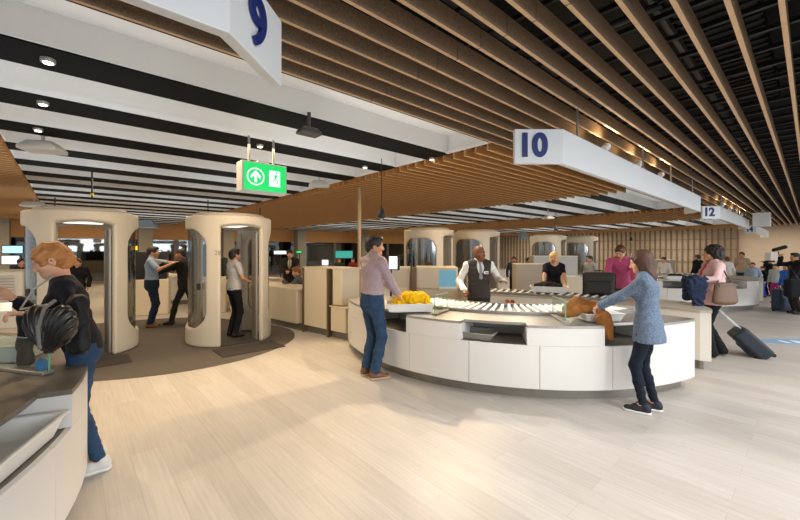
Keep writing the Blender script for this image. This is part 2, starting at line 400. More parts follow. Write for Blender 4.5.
# black cross bars that carry the open slats, pipes and cable trays in the void
mb = MB(); t = -6.8
while t < 29.5:
    mb.prism([tq(t, -7.8), tq(t+.03, -7.8), tq(t+.03, 2.75), tq(t, 2.75)], CZ+.13, CZ+.16); t += .345
S_(mb.build('trim_30', black_m, smooth=False))
duct = M('void_duct_metal', '#2c2a29', .6, .4, noise=(8, .2)); pipe = M('void_pipe', '#33343a', .5, .3)
mb = MB()
for q, z, r in ((.9, 3.75, .05), (-.5, 3.62, .04), (-2.3, 3.7, .06), (-3.9, 3.6, .05), (1.9, 3.6, .035)): mb.cyl(tq(-7, q, z), tq(29.9, q, z), r, 10)
for t in (1.2, 3.4, 5.6, 8.1, 11.5, 15): mb.cyl(tq(t, -7.8, 3.52), tq(t, 2.7, 3.52), .03, 8)
S_(mb.build('trim_31', pipe))
mb = MB()
for t0, t1, q, w in ((1.4, 6.4, .25, .5), (3, 14, -1.3, .6), (5, 16, -3.1, .5)):
    mb.prism([tq(t0, q), tq(t1, q), tq(t1, q+w), tq(t0, q+w)], 3.45, 3.47)
    for e in (q, q+w-.02): mb.prism([tq(t0, e), tq(t1, e), tq(t1, e+.02), tq(t0, e+.02)], 3.45, 3.56)
    tt = t0
    while tt < t1: mb.prism([tq(tt, q), tq(tt+.03, q), tq(tt+.03, q+w), tq(tt, q+w)], 3.43, 3.45); tt += .12
S_(mb.build('trim_32', duct, smooth=False))
o = empty('air_pipe', tq(5.5, -1.9, 3.28), 'x', 'pipe'); MB().cyl(tq(2.0, -1.9, 3.35), tq(9, -1.9, 3.35), .07, 12).build('pipe', M('pale_pipe', '#9a9a98', .4, .3), o)
for t in (2.5, 5.5, 8.5): MB().cyl(tq(t, -1.9, 3.4), tq(t, -1.9, 4.12), .012, 8).build('hanger_rod', steel, o)
meta(o, 'pale round pipe high in the black ceiling void at the right', 'pipe')

# ------------------------------------------------------------------ lettering
def text_mesh(txt, size, depth=.004, bold=.0):
    cu = bpy.data.curves.new('t', 'FONT'); cu.body = txt; cu.size = size; cu.extrude = depth; cu.offset = bold; cu.align_x = 'CENTER'; cu.align_y = 'CENTER'
    ob = bpy.data.objects.new('t', cu); C.objects.link(ob)
    dg = bpy.context.evaluated_depsgraph_get(); me = bpy.data.meshes.new_from_object(ob.evaluated_get(dg)); bpy.data.objects.remove(ob)
    return me
def put_text(name, txt, size, c, xdir, ndir, mat, parent, bold=.0, stretch=1, depth=.006):
    me = text_mesh(txt, size, depth, bold); me.materials.clear(); me.materials.append(mat)
    x = Vector(xdir).normalized(); n = Vector(ndir).normalized(); y = n.cross(x)
    loc = Vector(c)-Vector(parent.location)
    me.transform(Matrix((( x.x*stretch, y.x, n.x, loc.x), (x.y*stretch, y.y, n.y, loc.y), (x.z*stretch, y.z, n.z, loc.z), (0, 0, 0, 1))))
    ob = bpy.data.objects.new(name, me); C.objects.link(ob); ob.parent = parent; return ob

# hanging lane signs
lamp_e = M('warm_lamp_lens', '#ffe6b8', .3, emit=('#ffd9a0', 30))
def lane_sign(t0, label, near, far, L=6.13, q0=1.49, zb=2.405, h=.31):
    dt, dq = .325, .29
    e = empty('hanging_lane_sign', tq(t0+L/2, q0+.14, zb), label, 'sign', 'white lane number signs under the slats')
    w_ = .05; pl = [tq(t0-dt, q0+dq), tq(t0, q0), tq(t0+L, q0), tq(t0+L+dt, q0+dq), tq(t0+L+dt-w_*.7, q0+dq+w_*.75), tq(t0+L-w_*.4, q0+w_), tq(t0+w_*.4, q0+w_), tq(t0-dt+w_*.7, q0+dq+w_*.75)]
    MB().prism(pl, zb, zb+h).build('board', white_sign, e, bevel=.004, smooth=False)
    for i, f in enumerate((.06, .4, .64, .9)):
        MB().cyl(tq(t0+L*f, q0+.03, zb+h-.01), tq(t0+L*f, q0+.03, CZ+.02), .011, 8).build('hanger_rod', steel, e)
    ne = np.array(tq(t0, q0))-np.array(tq(t0-dt, q0+dq)); nx = nrm(ne); nn = np.array((nx[1], -nx[0]))
    c = (np.array(tq(t0, q0))+np.array(tq(t0-dt, q0+dq)))/2+nn*.003
    if near: put_text('lane_number', near, .285, (c[0]-nx[0]*.06, c[1]-nx[1]*.06, zb+h*.5), (nx[0], nx[1], 0), (nn[0], nn[1], 0), navy, e, .011, .95)
    fe = np.array(tq(t0+L+dt, q0+dq))-np.array(tq(t0+L, q0)); fx = nrm(fe); fn = np.array((fx[1], -fx[0]))
    c = (np.array(tq(t0+L, q0))+np.array(tq(t0+L+dt, q0+dq)))/2+fn*.012
    if far: put_text('lane_number', far, .285, (c[0]-fx[0]*.03, c[1]-fx[1]*.03, zb+h*.46), (fx[0], fx[1], 0), (fn[0], fn[1], 0), navy, e, .004, 1.0)
    return e
lane_sign(-5.70, 'white hanging board with a big 9 at top left, only its far end in view', None, '9', q0=1.40)
lane_sign(3.30, 'long white hanging board with a big 10 on its near end', '10', None)
lane_sign(11.8, 'white hanging board marked 12, the second board from the right end', '12', None)
lane_sign(20.5, 'small distant white hanging board marked 14 by the beige wall', '14', None, zb=2.33)
# small spots standing on the boards, turned up at the slats
def board_spot(t, n, where):
    e = empty('track_spotlight', tq(t, 1.53, 2.72), 'small warm spotlight on the board marked %s, %s' % where, 'spotlight', 'spotlights on the lane boards')
    MB().cyl(tq(t, 1.53, 2.70), tq(t, 1.6, 2.79), .012, 8).build('stem', white_sign, e)
    MB().cyl(tq(t-.05, 1.6, 2.79), tq(t+.06, 1.6, 2.84), .035, 12, .045).build('lamp_head', white_sign, e)
    MB().cyl(tq(t+.06, 1.6, 2.84), tq(t+.064, 1.6, 2.842), .038, 12).build('lens', lamp_e, e)
    li = bpy.data.lights.new('spot', 'SPOT'); li.energy = 14; li.color = (1, .72, .42); li.spot_size = R(150); li.spot_blend = .8; li.shadow_soft_size = .04
    lo = bpy.data.objects.new('spot_lamp', li); C.objects.link(lo); lo.location = tq(t+.1, 1.6, 2.85); lo.rotation_euler = (PI-.5, 0, TH_D+PI/2)
for t, w in ((4.62, 'nearest the number'), (5.85, 'the middle one of three'), (6.95, 'farthest from the number')): board_spot(t, 0, ('10', w))
for t, w in ((12.9, 'nearest the number'), (14.3, 'the second from the number'), (15.6, 'the third from the number'), (16.9, 'farthest from the number')): board_spot(t, 0, ('12', w))

# grey box hanging under the slats near the 14 board
mb = MB(); mb.box(tq(17.2, 1.12, 2.66), (.42, .42, .46), TH_D); e = empty('hanging_box', tq(17.2, 1.12, 2.43), 'pale square box hanging from the slats beside the 14 board', 'box')
mb.build('case', white_sign, e, bevel=.01); MB().cyl(tq(17.2, 1.12, 2.87), tq(17.2, 1.12, 3.02), .02, 8).build('hanger_rod', steel, e)

# green exit sign
ex = empty('exit_sign', (-1.78, 4.78, 2.37), 'green lit exit sign with arrow hanging under the black beams', 'sign')
ec = np.array((-1.80, 4.82)); g_e = M('exit_green', '#0aa24c', .3, emit=('#12b455', 1.1)); w_e = M('exit_white', '#ffffff', .3, emit=('#f2fff4', 1.5))
dd = Vector((D[0], D[1], 0)); nn_ = Vector((-Pp[0], -Pp[1], 0))
MB().axes((ec[0], ec[1], 2.56), dd*.29, nn_*.105, (0, 0, .19)).build('housing', M('exit_housing', '#b5b3ad', .5), ex, bevel=.006)
fc = Vector((ec[0], ec[1], 2.56))+nn_*.107
MB().axes(fc, dd*.272, nn_*.003, (0, 0, .172)).build('light_panel', g_e, ex)
def fpt(a, b, dz=.004): return fc+dd*a+Vector((0, 0, b))+nn_*dz
mb = MB()
n = 28; c0 = -.125
ring = [fpt(c0+r*math.cos(2*PI*i/n), r*math.sin(2*PI*i/n)) for r in (.108, .098) for i in range(n)]
mb.add(ring, [(i, (i+1) % n, n+(i+1) % n, n+i)[::-1] for i in range(n)])
mb.add([fpt(c0-.014, -.07), fpt(c0+.014, -.07), fpt(c0+.014, .03), fpt(c0-.014, .03)], [(0, 1, 2, 3)])
mb.add([fpt(c0, .075), fpt(c0-.06, .01), fpt(c0-.06, -.025), fpt(c0, .035), fpt(c0+.06, -.025), fpt(c0+.06, .01)], [(0, 1, 2, 3), (0, 3, 4, 5)])
mb.build('arrow', w_e, ex, smooth=False)
mb = MB(); mb.add([fpt(.05, -.1), fpt(.215, -.1), fpt(.215, .1), fpt(.05, .1)], [(0, 1, 2, 3)]); mb.build('doorway', w_e, ex, smooth=False)
mb = MB()
def bar(a, b, w, z=.008):
    a = Vector(a); b = Vector(b); t_ = (b-a).normalized(); p_ = Vector((-t_.y, t_.x))*w
    mb.add([fpt(*(a-p_), z), fpt(*(b-p_), z), fpt(*(b+p_), z), fpt(*(a+p_), z)], [(0, 1, 2, 3)])
for a, b, w in (((.13, .01), (.14, .055), .016), ((.13, .01), (.10, -.03), .009), ((.10, -.03), (.075, -.035), .008), ((.13, .01), (.16, -.03), .009), ((.16, -.03), (.15, -.075), .008), ((.14, .05), (.105, .035), .007), ((.14, .05), (.175, .02), .007)): bar(a, b, w)
mb.add([fpt(.145+.016*math.cos(i*PI/6), .078+.016*math.sin(i*PI/6), .008) for i in range(12)], [tuple(range(12))])
mb.add([fpt(.19, -.1, .008), fpt(.215, -.1, .008), fpt(.215, .1, .008), fpt(.19, .1, .008)], [(0, 1, 2, 3)])
mb.build('running_figure', g_e, ex, smooth=False)
for s in (-.17, .15): MB().cyl((ec[0]+D[0]*s, ec[1]+D[1]*s, 2.74), (ec[0]+D[0]*s, ec[1]+D[1]*s, 3.09), .016, 8).build('hanger_rod', steel, ex)
MB().axes((ec[0], ec[1], 2.765), dd*.07, nn_*.05, (0, 0, .02)).build('junction_box', M('exit_housing'), ex)

# recessed downlights in the black beams (px positions read off the photo, converted to hall coordinates)
down_e = M('downlight_lens', '#fff4e0', .3, emit=('#fff0d8', 12))
def px(u, v, z):
    Y = 369*(z-1.62)/(251-v); return ((u-400)/369*Y, Y)
dl = [(48, 63), (43, 105), (38, 131), (260, 147), (432, 160), (316, 182), (365, 168)]
for i, (u, v) in enumerate(dl):
    x, y = px(u, v, 3.05); e = empty('downlight', (x, y, 3.05), ['recessed ceiling downlight nearest the top left corner', 'recessed downlight, second up from the white ceiling device at left', 'recessed downlight just above the white ceiling device at left', 'recessed downlight above the green exit sign', 'recessed downlight at the end of a black beam left of board 10', 'small downlight near the slat edge behind the exit sign', 'small downlight at the slat edge right of the exit sign'][i], 'downlight', 'downlights in the black beams')
    MB().lathe([(.042, 0), (.046, .01), (.046, .035)], (x, y, 3.05), 20).build('trim_ring', M('downlight_trim', '#b9b4aa', .4, .4), e)
    MB().lathe([(.03, -.002), (.03, .004)], (x, y, 3.049), 16).build('lens', down_e, e)
# devices under the ceiling
def device(u, v, z, size, mat, name, label, cat, rz=0, rod=True):
    x, y = px(u, v, z); e = empty(name, (x, y, z), label, cat)
    w, d_, h = size; mb = MB()
    vv = [(x+sx*w/2*s*math.cos(rz)-sy*d_/2*s*math.sin(rz), y+sx*w/2*s*math.sin(rz)+sy*d_/2*s*math.cos(rz), z+zz) for s, zz in ((1, 0), (1, h*.35), (.62, h)) for sy in (-1, 1) for sx in (-1, 1)]
    f = [(0, 2, 3, 1)]+[(a+k, b+k, b+4+k, a+4+k) for k in (0, 4) for a, b in ((0, 1), (1, 3), (3, 2), (2, 0))]+[(8, 9, 11, 10)]
    mb.add(vv, f).build('housing', mat, e, bevel=.015)
    if rod: MB().cyl((x, y, z+h*.8), (x, y, 3.1), .02, 8).build('mount', mat, e)
    return e
dev_w = M('device_white', '#d3d1cb', .45)
device(43, 152, 2.88, (.40, .30, .13), dev_w, 'access_point', 'white sloped device under the striped ceiling at left', 'device', .3)
device(309, 135, 2.86, (.24, .16, .08), M('device_dark', '#3c3a38', .4), 'ceiling_speaker', 'dark grey device under the striped ceiling above the exit sign', 'device', TH_D)
device(34, 207, 2.8, (.5, .3, .14), dev_w, 'access_point', 'white sloped device on the ceiling above the left body scanner', 'device', .3)
device(319, 187, 2.9, (.4, .25, .12), dev_w, 'access_point', 'white sloped device at the slat edge right of the exit sign', 'device', .3)
device(548, 219, 2.75, (.3, .3, .12), dev_w, 'access_point', 'white sloped device on the far ceiling left of board 10', 'device', .3)
device(145, 228, 2.62, (.9, .7, .35), M('device_grey', '#7f8b93', .5), 'hanging_screen_box', 'grey box hanging behind the left body scanner', 'box', .3)
device(523, 239, 2.4, (.45, .4, .5), M('device_grey'), 'hanging_screen_box', 'grey box hanging in front of the batten wall', 'box', .3)
for u, v, z, lab in ((381.5, 219, 2.3, 'black teardrop pendant above the man in the mauve shirt'), (556, 231, 2.3, 'small black pendant above the blonde woman'), (631, 241, 2.05, 'small black pendant right of the man in the pink shirt')):
    Yd = {381.5: 5.6, 556: 12.5, 631: 15}[u]; x, y = (u-400)/369*Yd, Yd; zb = 1.62+(251-v)*Yd/369
    e = empty('pendant_camera', (x, y, zb), lab, 'pendant', 'black teardrop pendants')
    MB().lathe([(.02, 0), (.05, .02), (.062, .06), (.05, .11), (.02, .17), (.012, .2)], (x, y, zb), 16).build('housing', black_m, e)
    MB().cyl((x, y, zb+.18), (x, y, 3.02), .006, 6).build('cord', black_m, e)
    MB().lathe([(.012, -.03), (.022, -.015), (.022, .005)], (x, y, zb), 12).build('lens', M('pendant_lens', '#c8b8a0', .2), e)
for u, v, lab in ((92, 180, 'thin black ceiling rod with a yellow band'), (55, 203, 'thin black ceiling rod above the left body scanner'), (208, 205, 'thin black ceiling rod left above the right body scanner'), (260, 210, 'thin black ceiling rod right above the right body scanner')):
    x, y = px(u, v, 2.95); e = empty('ceiling_rod', (x, y, 2.6), lab, 'rod')
    MB().cyl((x, y, 2.62), (x, y, 3.1), .014, 8).build('rod', black_m, e)
    if u == 92: MB().cyl((x, y, 2.66), (x, y, 2.7), .03, 8).build('band', M('yellow_tape', '#e0c020', .5), e)

# ================================================================== SECURITY COUNTERS
def P3(c, r, a, z): return (c[0]+r*math.cos(R(a)), c[1]+r*math.sin(R(a)), z)
RO = 2.88
def lane_counter(c, label, a_end, a_far, blocks, rollers, lefts=None, topmat=top_steel, blockmat=white_panel, topin=1.5, capend=True):
    e = empty('security_counter', (c[0], c[1], 0), label, 'counter', 'curved security lane counters')
    sk = sorted([a_end]+[x for x in (-145.0, -129.6, -114.0, -99.0, -83.6, 8, 23, 38, 53, 68) if min(a_end, a_far)+2 < x < max(a_end, a_far)-2]+[a_far])
    for a, b in zip(sk, sk[1:]):
        MB().arc(c, RO-.03, RO, a+.06, b-.06, .136, .60).build('skirt_panel', blockmat, e, smooth=True)
    MB().arc(c, topin+.25, RO-.12, min(a_end, a_far)+1, max(a_end, a_far)-1, 0, .136).build('toe_kick', toe, e)
    MB().arc(c, topin, RO-.002, min(a_end, a_far)+.05, max(a_end, a_far)-.05, .575, .597).build('tray_shelf', dark_top, e)
    MB().arc(c, topin, topin+.03, min(a_end, a_far), max(a_end, a_far), .05, .79).build('inner_panel', cream_panel, e)
    for s_, a in ((1, min(a_end, a_far)), (-1, max(a_end, a_far))):
        a2 = a+s_*.6; MB().arc(c, topin+.03, RO-.03, min(a, a2), max(a, a2), .136, .575, 2).build('end_panel', blockmat, e)
    MB().arc(c, topin, RO-.15, min(a_end, a_far), max(a_end, a_far), .79, .82).build('worktop', topmat, e)
    MB().arc(c, 2.25, 2.28, min(a_end, a_far)+.4, max(a_end, a_far)-.4, .597, .79).build('recess_back', M('recess_grey', '#b3b1ab', .5), e)
    for a, b in blocks:
        MB().arc(c, 2.3, RO, a, b, .602, .79).build('side_block', blockmat, e, smooth=True)
        MB().arc(c, RO-.152, RO, a, b, .79, .8195).build('block_top', topmat, e)
    if rollers:
        a, b, st, r0, r1 = rollers
        MB().arc(c, r0-.05, r0-.02, a, b, .82, .875).build('roller_rail', steel, e); MB().arc(c, r1+.02, r1+.05, a, b, .82, .86).build('roller_rail', steel, e)
        MB().arc(c, r0-.02, r1+.02, a, b, .8205, .824).build('roller_tray', M('roller_tray_grey', '#8c8a85', .5, .4), e)  # plain grey metal pan under the rollers
        x = a+st/2
        while x < b:
            MB().cyl(P3(c, r0-.01, x, .847), P3(c, r1+.01, x, .847), .024, 12).build('roller', roller_w, e); x += st
    return e
C1 = (1.95, 6.8); C2 = (-4.45, .8); S = np.array((6.55, 5.95)); C3 = (C1[0]+S[0], C1[1]+S[1])
BL10 = [(-71.2, -57.8), (-101.6, -85.4), (-130.6, -116.0), (-168, -149)]
c10 = lane_counter(C1, 'large curved white counter with a roller bed at the centre', -57.8, -172, BL10, (-148, -60, 3.0, 1.62, 2.2))
c9 = lane_counter(C2, 'curved white counter cut off at bottom left corner', -12, 82, [(27.7, 82)], None, topmat=dark_top, blockmat=M('cool_white_laminate', '#cbc8c4', .4), topin=1.2)
c12 = duplicate(c10, (C3[0], C3[1], 0), 'distant curved white counter behind the curly haired woman')

# the second, nearly straight counter behind the loop
near_e = [(1.28, 7.03), (1.7, 6.83), (2.5, 6.42), (3.2, 5.9), (3.75, 5.4), (4.05, 4.98)]
far_e = [(4.16, 4.93), (4.35, 5.2), (4.5, 5.7), (4.35, 6.1), (3.8, 6.65), (3.1, 7.1), (2.2, 7.6), (1.28, 8.1)]
def inset(poly, d):
    a = np.array(poly); n = len(a); out = []
    for i in range(n):
        t_ = a[(i+1) % n]-a[i-1]; t_ /= np.linalg.norm(t_); out.append(tuple(a[i]+d*np.array((-t_[1], t_[0]))))
    return out
strip = smooth_poly(near_e, 3, False)+smooth_poly(far_e, 3, False)
def strip_counter(label):
    e = empty('security_counter', (2.2, 6.9, 0), label, 'counter', 'straight return counters')
    MB().prism(strip, .14, .79).build('body', M('warm_white_laminate', '#d8d1c4', .42), e, angle=25)
    MB().prism(inset(strip, .12), 0, .14).build('toe_kick', toe, e, angle=25)
    MB().prism(inset(strip, -.012), .79, .82).build('worktop', M('mid_worktop', '#b9b2a6', .4, .4), e, angle=25)
    A = np.array(smooth_poly(near_e, 12, False)); 
    seg = np.r_[0, np.cumsum(np.linalg.norm(np.diff(A, axis=0), axis=1))]
    s0, s1 = .15, 2.6; k = s0
    fr = {.06: MB(), .64: MB()}; pts = []
    while k < s1:
        p = np.array([np.interp(k, seg, A[:, 0]), np.interp(k, seg, A[:, 1])]); p2 = np.array([np.interp(k+.02, seg, A[:, 0]), np.interp(k+.02, seg, A[:, 1])])
        t_ = nrm(p2-p); n_ = np.array((-t_[1], t_[0])); pts.append((p, n_))
        a_, b_ = p+n_*.1, p+n_*.62
        MB().cyl((*a_, .847), (*b_, .847), .024, 10).build('roller', roller_w, e); k += .13
    for (p, n_), (p2, n2) in zip(pts, pts[1:]):
        for off in (.06, .64):
            fr[off].axes(((p+n_*off+p2+n2*off)/2).tolist()+[.84], ((p2+n2*off-p-n_*off)/2).tolist()+[0], (n_*.012).tolist()+[0], (0, 0, .022))
    for off in fr: fr[off].build('roller_rail', steel, e)
    return e
c11 = strip_counter('straight cream faced counter with rollers behind the man in the vest')
# warning pictogram on the cream front
p0 = np.array((1.62, 6.868)); p1 = np.array((2.55, 6.388)); tx = nrm(p1-p0); nx_ = np.array((tx[1], -tx[0])); pc = p0+tx*.42+nx_*.022
orange = M('sticker_orange', '#b86a2c', .5); grey_s = M('sticker_grey', '#5e564a', .5)
for dx, mat_ in ((-.045, orange), (.045, M('sticker_red', '#a8442a', .5))):
    q = pc+tx*dx; MB().cyl((*q, .705), (*(q+nx_*.006), .705), .04, 18).build('sticker', mat_, c11)
MB().axes((pc[0], pc[1], .63), (*(tx*.06), 0), (*(nx_*.004), 0), (0, 0, .018)).build('sticker', grey_s, c11)
c13 = duplicate(c11, (2.2+S[0], 6.9+S[1], 0), 'distant straight counter behind the curved one at right')

# ------------------------------------------------------------------ trays and glass dividers
def tray(name, label, loc, rz, L=.58, W=.42, H=.11, mat=grey_tray, tilt=0, group='security trays'):
    mb = MB(); t = .012
    def rect(l, w, z): return [(-l/2, -w/2, z), (l/2, -w/2, z), (l/2, w/2, z), (-l/2, w/2, z)]
    V = rect(L*.84, W*.80, 0)+rect(L*.96, W*.95, H-.012)+rect(L, W, H-.012)+rect(L, W, H)+rect(L*.93, W*.91, H)+rect(L*.81, W*.76, t)
    F = [(3, 2, 1, 0)]
    for k in range(5):
        for i in range(4): F.append((4*k+i, 4*k+(i+1) % 4, 4*k+4+(i+1) % 4, 4*k+4+i))
    F.append((20, 21, 22, 23)); mb.add(V, F)
    o = mb.build(name, mat, None, bevel=.006, local=True); o.location = loc; o.rotation_euler = (tilt, 0, rz)
    return meta(o, label, 'tray', group)
def divider(loc, ang, label, L=.5, H=.22, th=.012):
    e = empty('glass_divider', loc, label, 'divider', 'glass dividers on the counters'); a = Vector((math.cos(ang), math.sin(ang), 0)); n = Vector((-a.y, a.x, 0)); l = Vector(loc)
    MB().axes(l+Vector((0, 0, .012)), a*L/2, n*.035, (0, 0, .012)).build('base_rail', steel, e, bevel=.004)
    MB().axes(l+Vector((0, 0, .024+H/2)), a*L/2, n*th/2, (0, 0, H/2)).build('glass_pane', glass, e)
    for s in (-1, 1): MB().axes(l+a*s*(L/2+.002)+Vector((0, 0, .024+H/2)), a*.002, n*th*.35, (0, 0, H/2)).build('pane_edge', glass_edge if s < 0 else M('pale_glass_edge', '#a9c2b6', .2), e)
    MB().axes(l+Vector((0, 0, .026+H)), a*L/2, n*th*.35, (0, 0, .002)).build('pane_edge', M('pale_glass_edge', '#a9c2b6', .2), e)
    return e
def ptop(u, v, z=.82):
    Y = 369*(1.62-z)/(v-251); return ((u-400)/369*Y, Y, z)
divider((1.86, 4.32, .82), R(84), 'small glass divider left of the brown jacket', .46)
divider((.53, 4.76, .82), R(60), 'small glass divider right of the yellow cloth', .40)
dl_ = divider((-2.62, 2.48, .82), R(165), 'glass divider on the counter in the left corner', .72, .2)
tray('security_tray', 'white tray under the yellow cloth by the man in the mauve shirt', (.12, 4.90, .835), R(4), .64, .42)
tray('security_tray', 'pale grey tray under the brown jacket', (2.28, 4.28, .83), R(4), .46, .36, .09)
tray('security_tray', 'white tray with a black jacket in front of the blonde woman', (2.74, 6.78, .872), R(-22), .66, .42)
tray('security_tray', 'large white tray in the recess of the left corner counter', (-1.98, 1.66, .60), R(110), .74, .5, .12)
tray('security_tray', 'white tray standing on top of the left corner counter', (-2.98, 2.72, .822), R(20), .55, .4, .13)
tray('security_tray', 'white tray with a black bag on the distant curved counter', (7.72, 10.3, .825), R(-20), .62, .42)
tray('security_tray', 'grey tray inside the middle recess of the centre counter', (.86, 4.42, .60), R(-28), .6, .36, .08, M('mid_grey_tray', '#8e8a82', .45))

# ------------------------------------------------------------------ cabinets running to the back left
ev = nrm((.775, -.632)); nv = np.array((-.632, -.775))      # along the run, outward to the camera side
def run_box(mb, p, L, depth, z0, z1, off=0):
    a = np.array(p)-nv*depth+nv*off; b = a+ev*L; c_ = b+nv*depth; d_ = a+nv*depth
    return mb.prism([tuple(a), tuple(b), tuple(c_), tuple(d_)], z0, z1)
def cabinet(p, L, depth, z0, z1, label, face, toeh=.14, name='security_cabinet', posts=(True, True), bz=None):
    e = empty(name, (p[0], p[1], 0), label, 'cabinet')
    run_box(MB(), np.array(p)+ev*.05, L-.1, depth, z0 if z0 else toeh, z1).build('body', face, e, bevel=.012)
    if not z0: run_box(MB(), p, L, depth-.08, 0, toeh, -.08).build('toe_kick', toe, e)
    for k, s in enumerate((0, L-.05)):
        if posts[k]: run_box(MB(), np.array(p)+ev*s, .05, depth+.01, z0, z1+.005, .005).build('post', bronze, e)
    run_box(MB(), p, L, depth, z1, z1+.025).build('top', cream_panel, e, bevel=.004)
    return e
cabinet((-4.3, 9.28), 2.9, .7, 0, .82, 'low cream counter with two people in dark suits behind it', cream_panel, posts=(False, False), name='reception_counter')
cabinet((-1.96, 7.42), .80, .6, 0, 1.28, 'tall cream cabinet between bronze posts left of the man in the mauve shirt', cream_panel)
cabinet((-1.30, 6.92), .36, .45, .62, 1.28, 'upper cream cabinet just left of the man in the mauve shirt', cream_panel, posts=(False, False))
cabinet((-1.33, 6.90), .5, .45, 0, .58, 'low cream panel unit below the upper cabinet by the man in mauve', cream_panel, posts=(False, False))
# far machines beyond the loop
e = empty('xray_machine', (.75, 7.6, 0), 'cream x-ray machine with a blue lit opening beside the man in the vest', 'machine')
xd = nrm((1.0, -.06)); xn = np.array((xd[1], -xd[0]))
def fbox(mb, c, w, d_, z0, z1): 
    return mb.axes((c[0], c[1], (z0+z1)/2), (*(xd*w/2), 0), (*(-xn*d_/2), 0), (0, 0, (z1-z0)/2))
fbox(MB(), (.78, 7.95), .86, .7, .84, 1.29).build('body', cream_panel, e, bevel=.02)
fbox(MB(), (.98, 7.594), .36, .02, .88, 1.23).build('opening', M('blue_lit_curtain', '#6fa3b8', .4, emit=('#5f9cb8', .35)), e, bevel=.02)
fbox(MB(), (.98, 7.58), .34, .02, .84, .88).build('sill', roller_w, e)
fbox(MB(), (.98, 7.59), .06, .02, 1.24, 1.27).build('sticker', M('sticker_yellow', '#e2c330', .5), e)
fbox(MB(), (.30, 7.8), .10, .4, 0, 1.27).build('post', bronze, e)
fbox(MB(), (.78, 7.98), .84, .6, 0, .84).build('plinth', cream_panel, e)
e = empty('security_cabinet', (.02, 7.9, 0), 'cream cabinet right behind the head of the man in mauve', 'cabinet')
fbox(MB(), (.02, 8.0), .40, .6, .1, 1.28).build('body', cream_panel, e, bevel=.012); fbox(MB(), (.02, 8.02), .38, .5, 0, .1).build('toe_kick', toe, e); fbox(MB(), (.02, 7.698), .36, .01, .86, 1.24).build('door', cream_shell, e)
mb = MB()
e = empty('screen', (-.17, 7.0, .82), 'black framed monitor with white display by the man in mauve', 'screen')
MB().cyl((-.17, 7.0, .6), (-.17, 7.0, 1.3), .02, 10).build('stand', black_m, e)
MB().axes((-.12, 6.93, 1.40), (.11, -.03, 0), (.008, .028, 0), (0, 0, .14)).build('frame', black_m, e, bevel=.006)
MB().axes((-.128, 6.9, 1.40), (.075, -.0205, 0), (.0008, .003, 0), (0, 0, .115)).build('display', M('screen_white', '#e8eef2', .3, emit=('#e6eef4', 1.6)), e)
for (u, Y, w, z1, lab, mt) in ((531, 9.2, .82, 1.29, 'grey cabinet left of the blonde woman', M('grey_cabinet', '#a79f91', .5)), (571, 8.8, .34, 1.0, 'small cream cabinet right of the blonde woman', cream_panel), (476, 9.6, .5, 1.2, 'grey cabinet behind the outstretched arm of the man in the vest', M('grey_cabinet')), (553, 11.5, 1.3, 1.45, 'pale grey cabinet behind the blonde woman', M('pale_grey_cab', '#b4b3ae', .5)), (645, 16.4, 2.2, 1.22, 'grey cabinet beyond the man in the pink shirt', M('grey_cabinet'))):
    x = (u-400)/369*Y; e = empty('security_cabinet', (x, Y, 0), lab, 'cabinet')
    MB().box((x, Y, z1/2+.05), (w, .5, z1-.1), -.1).build('body', mt, e, bevel=.01); MB().box((x, Y, .05), (w-.06, .44, .1), -.1).build('toe_kick', toe, e)
    MB().box((x, Y, z1+.01), (w+.02, .52, .02), -.1).build('top', cream_panel, e)
o = MB().cyl((-.89, 8.1, 0), (-.89, 8.1, 3.05), .04, 14).build('pole', M('beige_pole', '#b59b76', .4, .3)); meta(o, 'slim beige pole from floor to ceiling behind the man in mauve', 'pole')

# ------------------------------------------------------------------ body scanners
def scanner_meshes():
    Rr = .72; Hh = 2.22; f = Sdf(.018)
    th = .085
    def shell(X, Y, Z):
        r = np.sqrt(X*X+Y*Y); q1 = r-(Rr-.03); q2 = np.abs(Z-Hh/2)-(Hh/2-.03)
        outer = np.sqrt(np.maximum(q1, 0)**2+np.maximum(q2, 0)**2)+np.minimum(np.maximum(q1, q2), 0)-.03
        inner = np.maximum(r-(Rr-th), np.abs(Z-1.02)-1.08)
        return np.maximum(outer, -inner)
    f.add(shell, np.array((-Rr, -Rr, 0)), np.array((Rr, Rr, Hh)), 'u', .001)
    # portal: right through along local y, flared frame at both mouths
    def portal(X, Y, Z):
        fl = np.clip((np.abs(Y)-.52)/.2, 0, 1)*.11
        qx = np.abs(X)-(.29+fl); qz = Z-(1.98+fl*.9); return np.maximum(qx, qz)+0*Y
    f.add(portal, np.array((-.42, -1, -.3)), np.array((.42, 1, 2.1)), 's', .03)
    def window(X, Y, Z):
        qy = np.abs(Y+.0)-.47+.30; qz = np.abs(Z-1.14)-.84+.30
        return np.sqrt(np.maximum(qy, 0)**2+np.maximum(qz, 0)**2)+np.minimum(np.maximum(qy, qz), 0)-.30+0*X
    f.add(window, np.array((-1, -.5, .28)), np.array((1, .5, 2.0)), 's', .03)
    V, F = f.mesh(); return V, F
sv, sf = scanner_meshes()
scan_mat = cream_shell
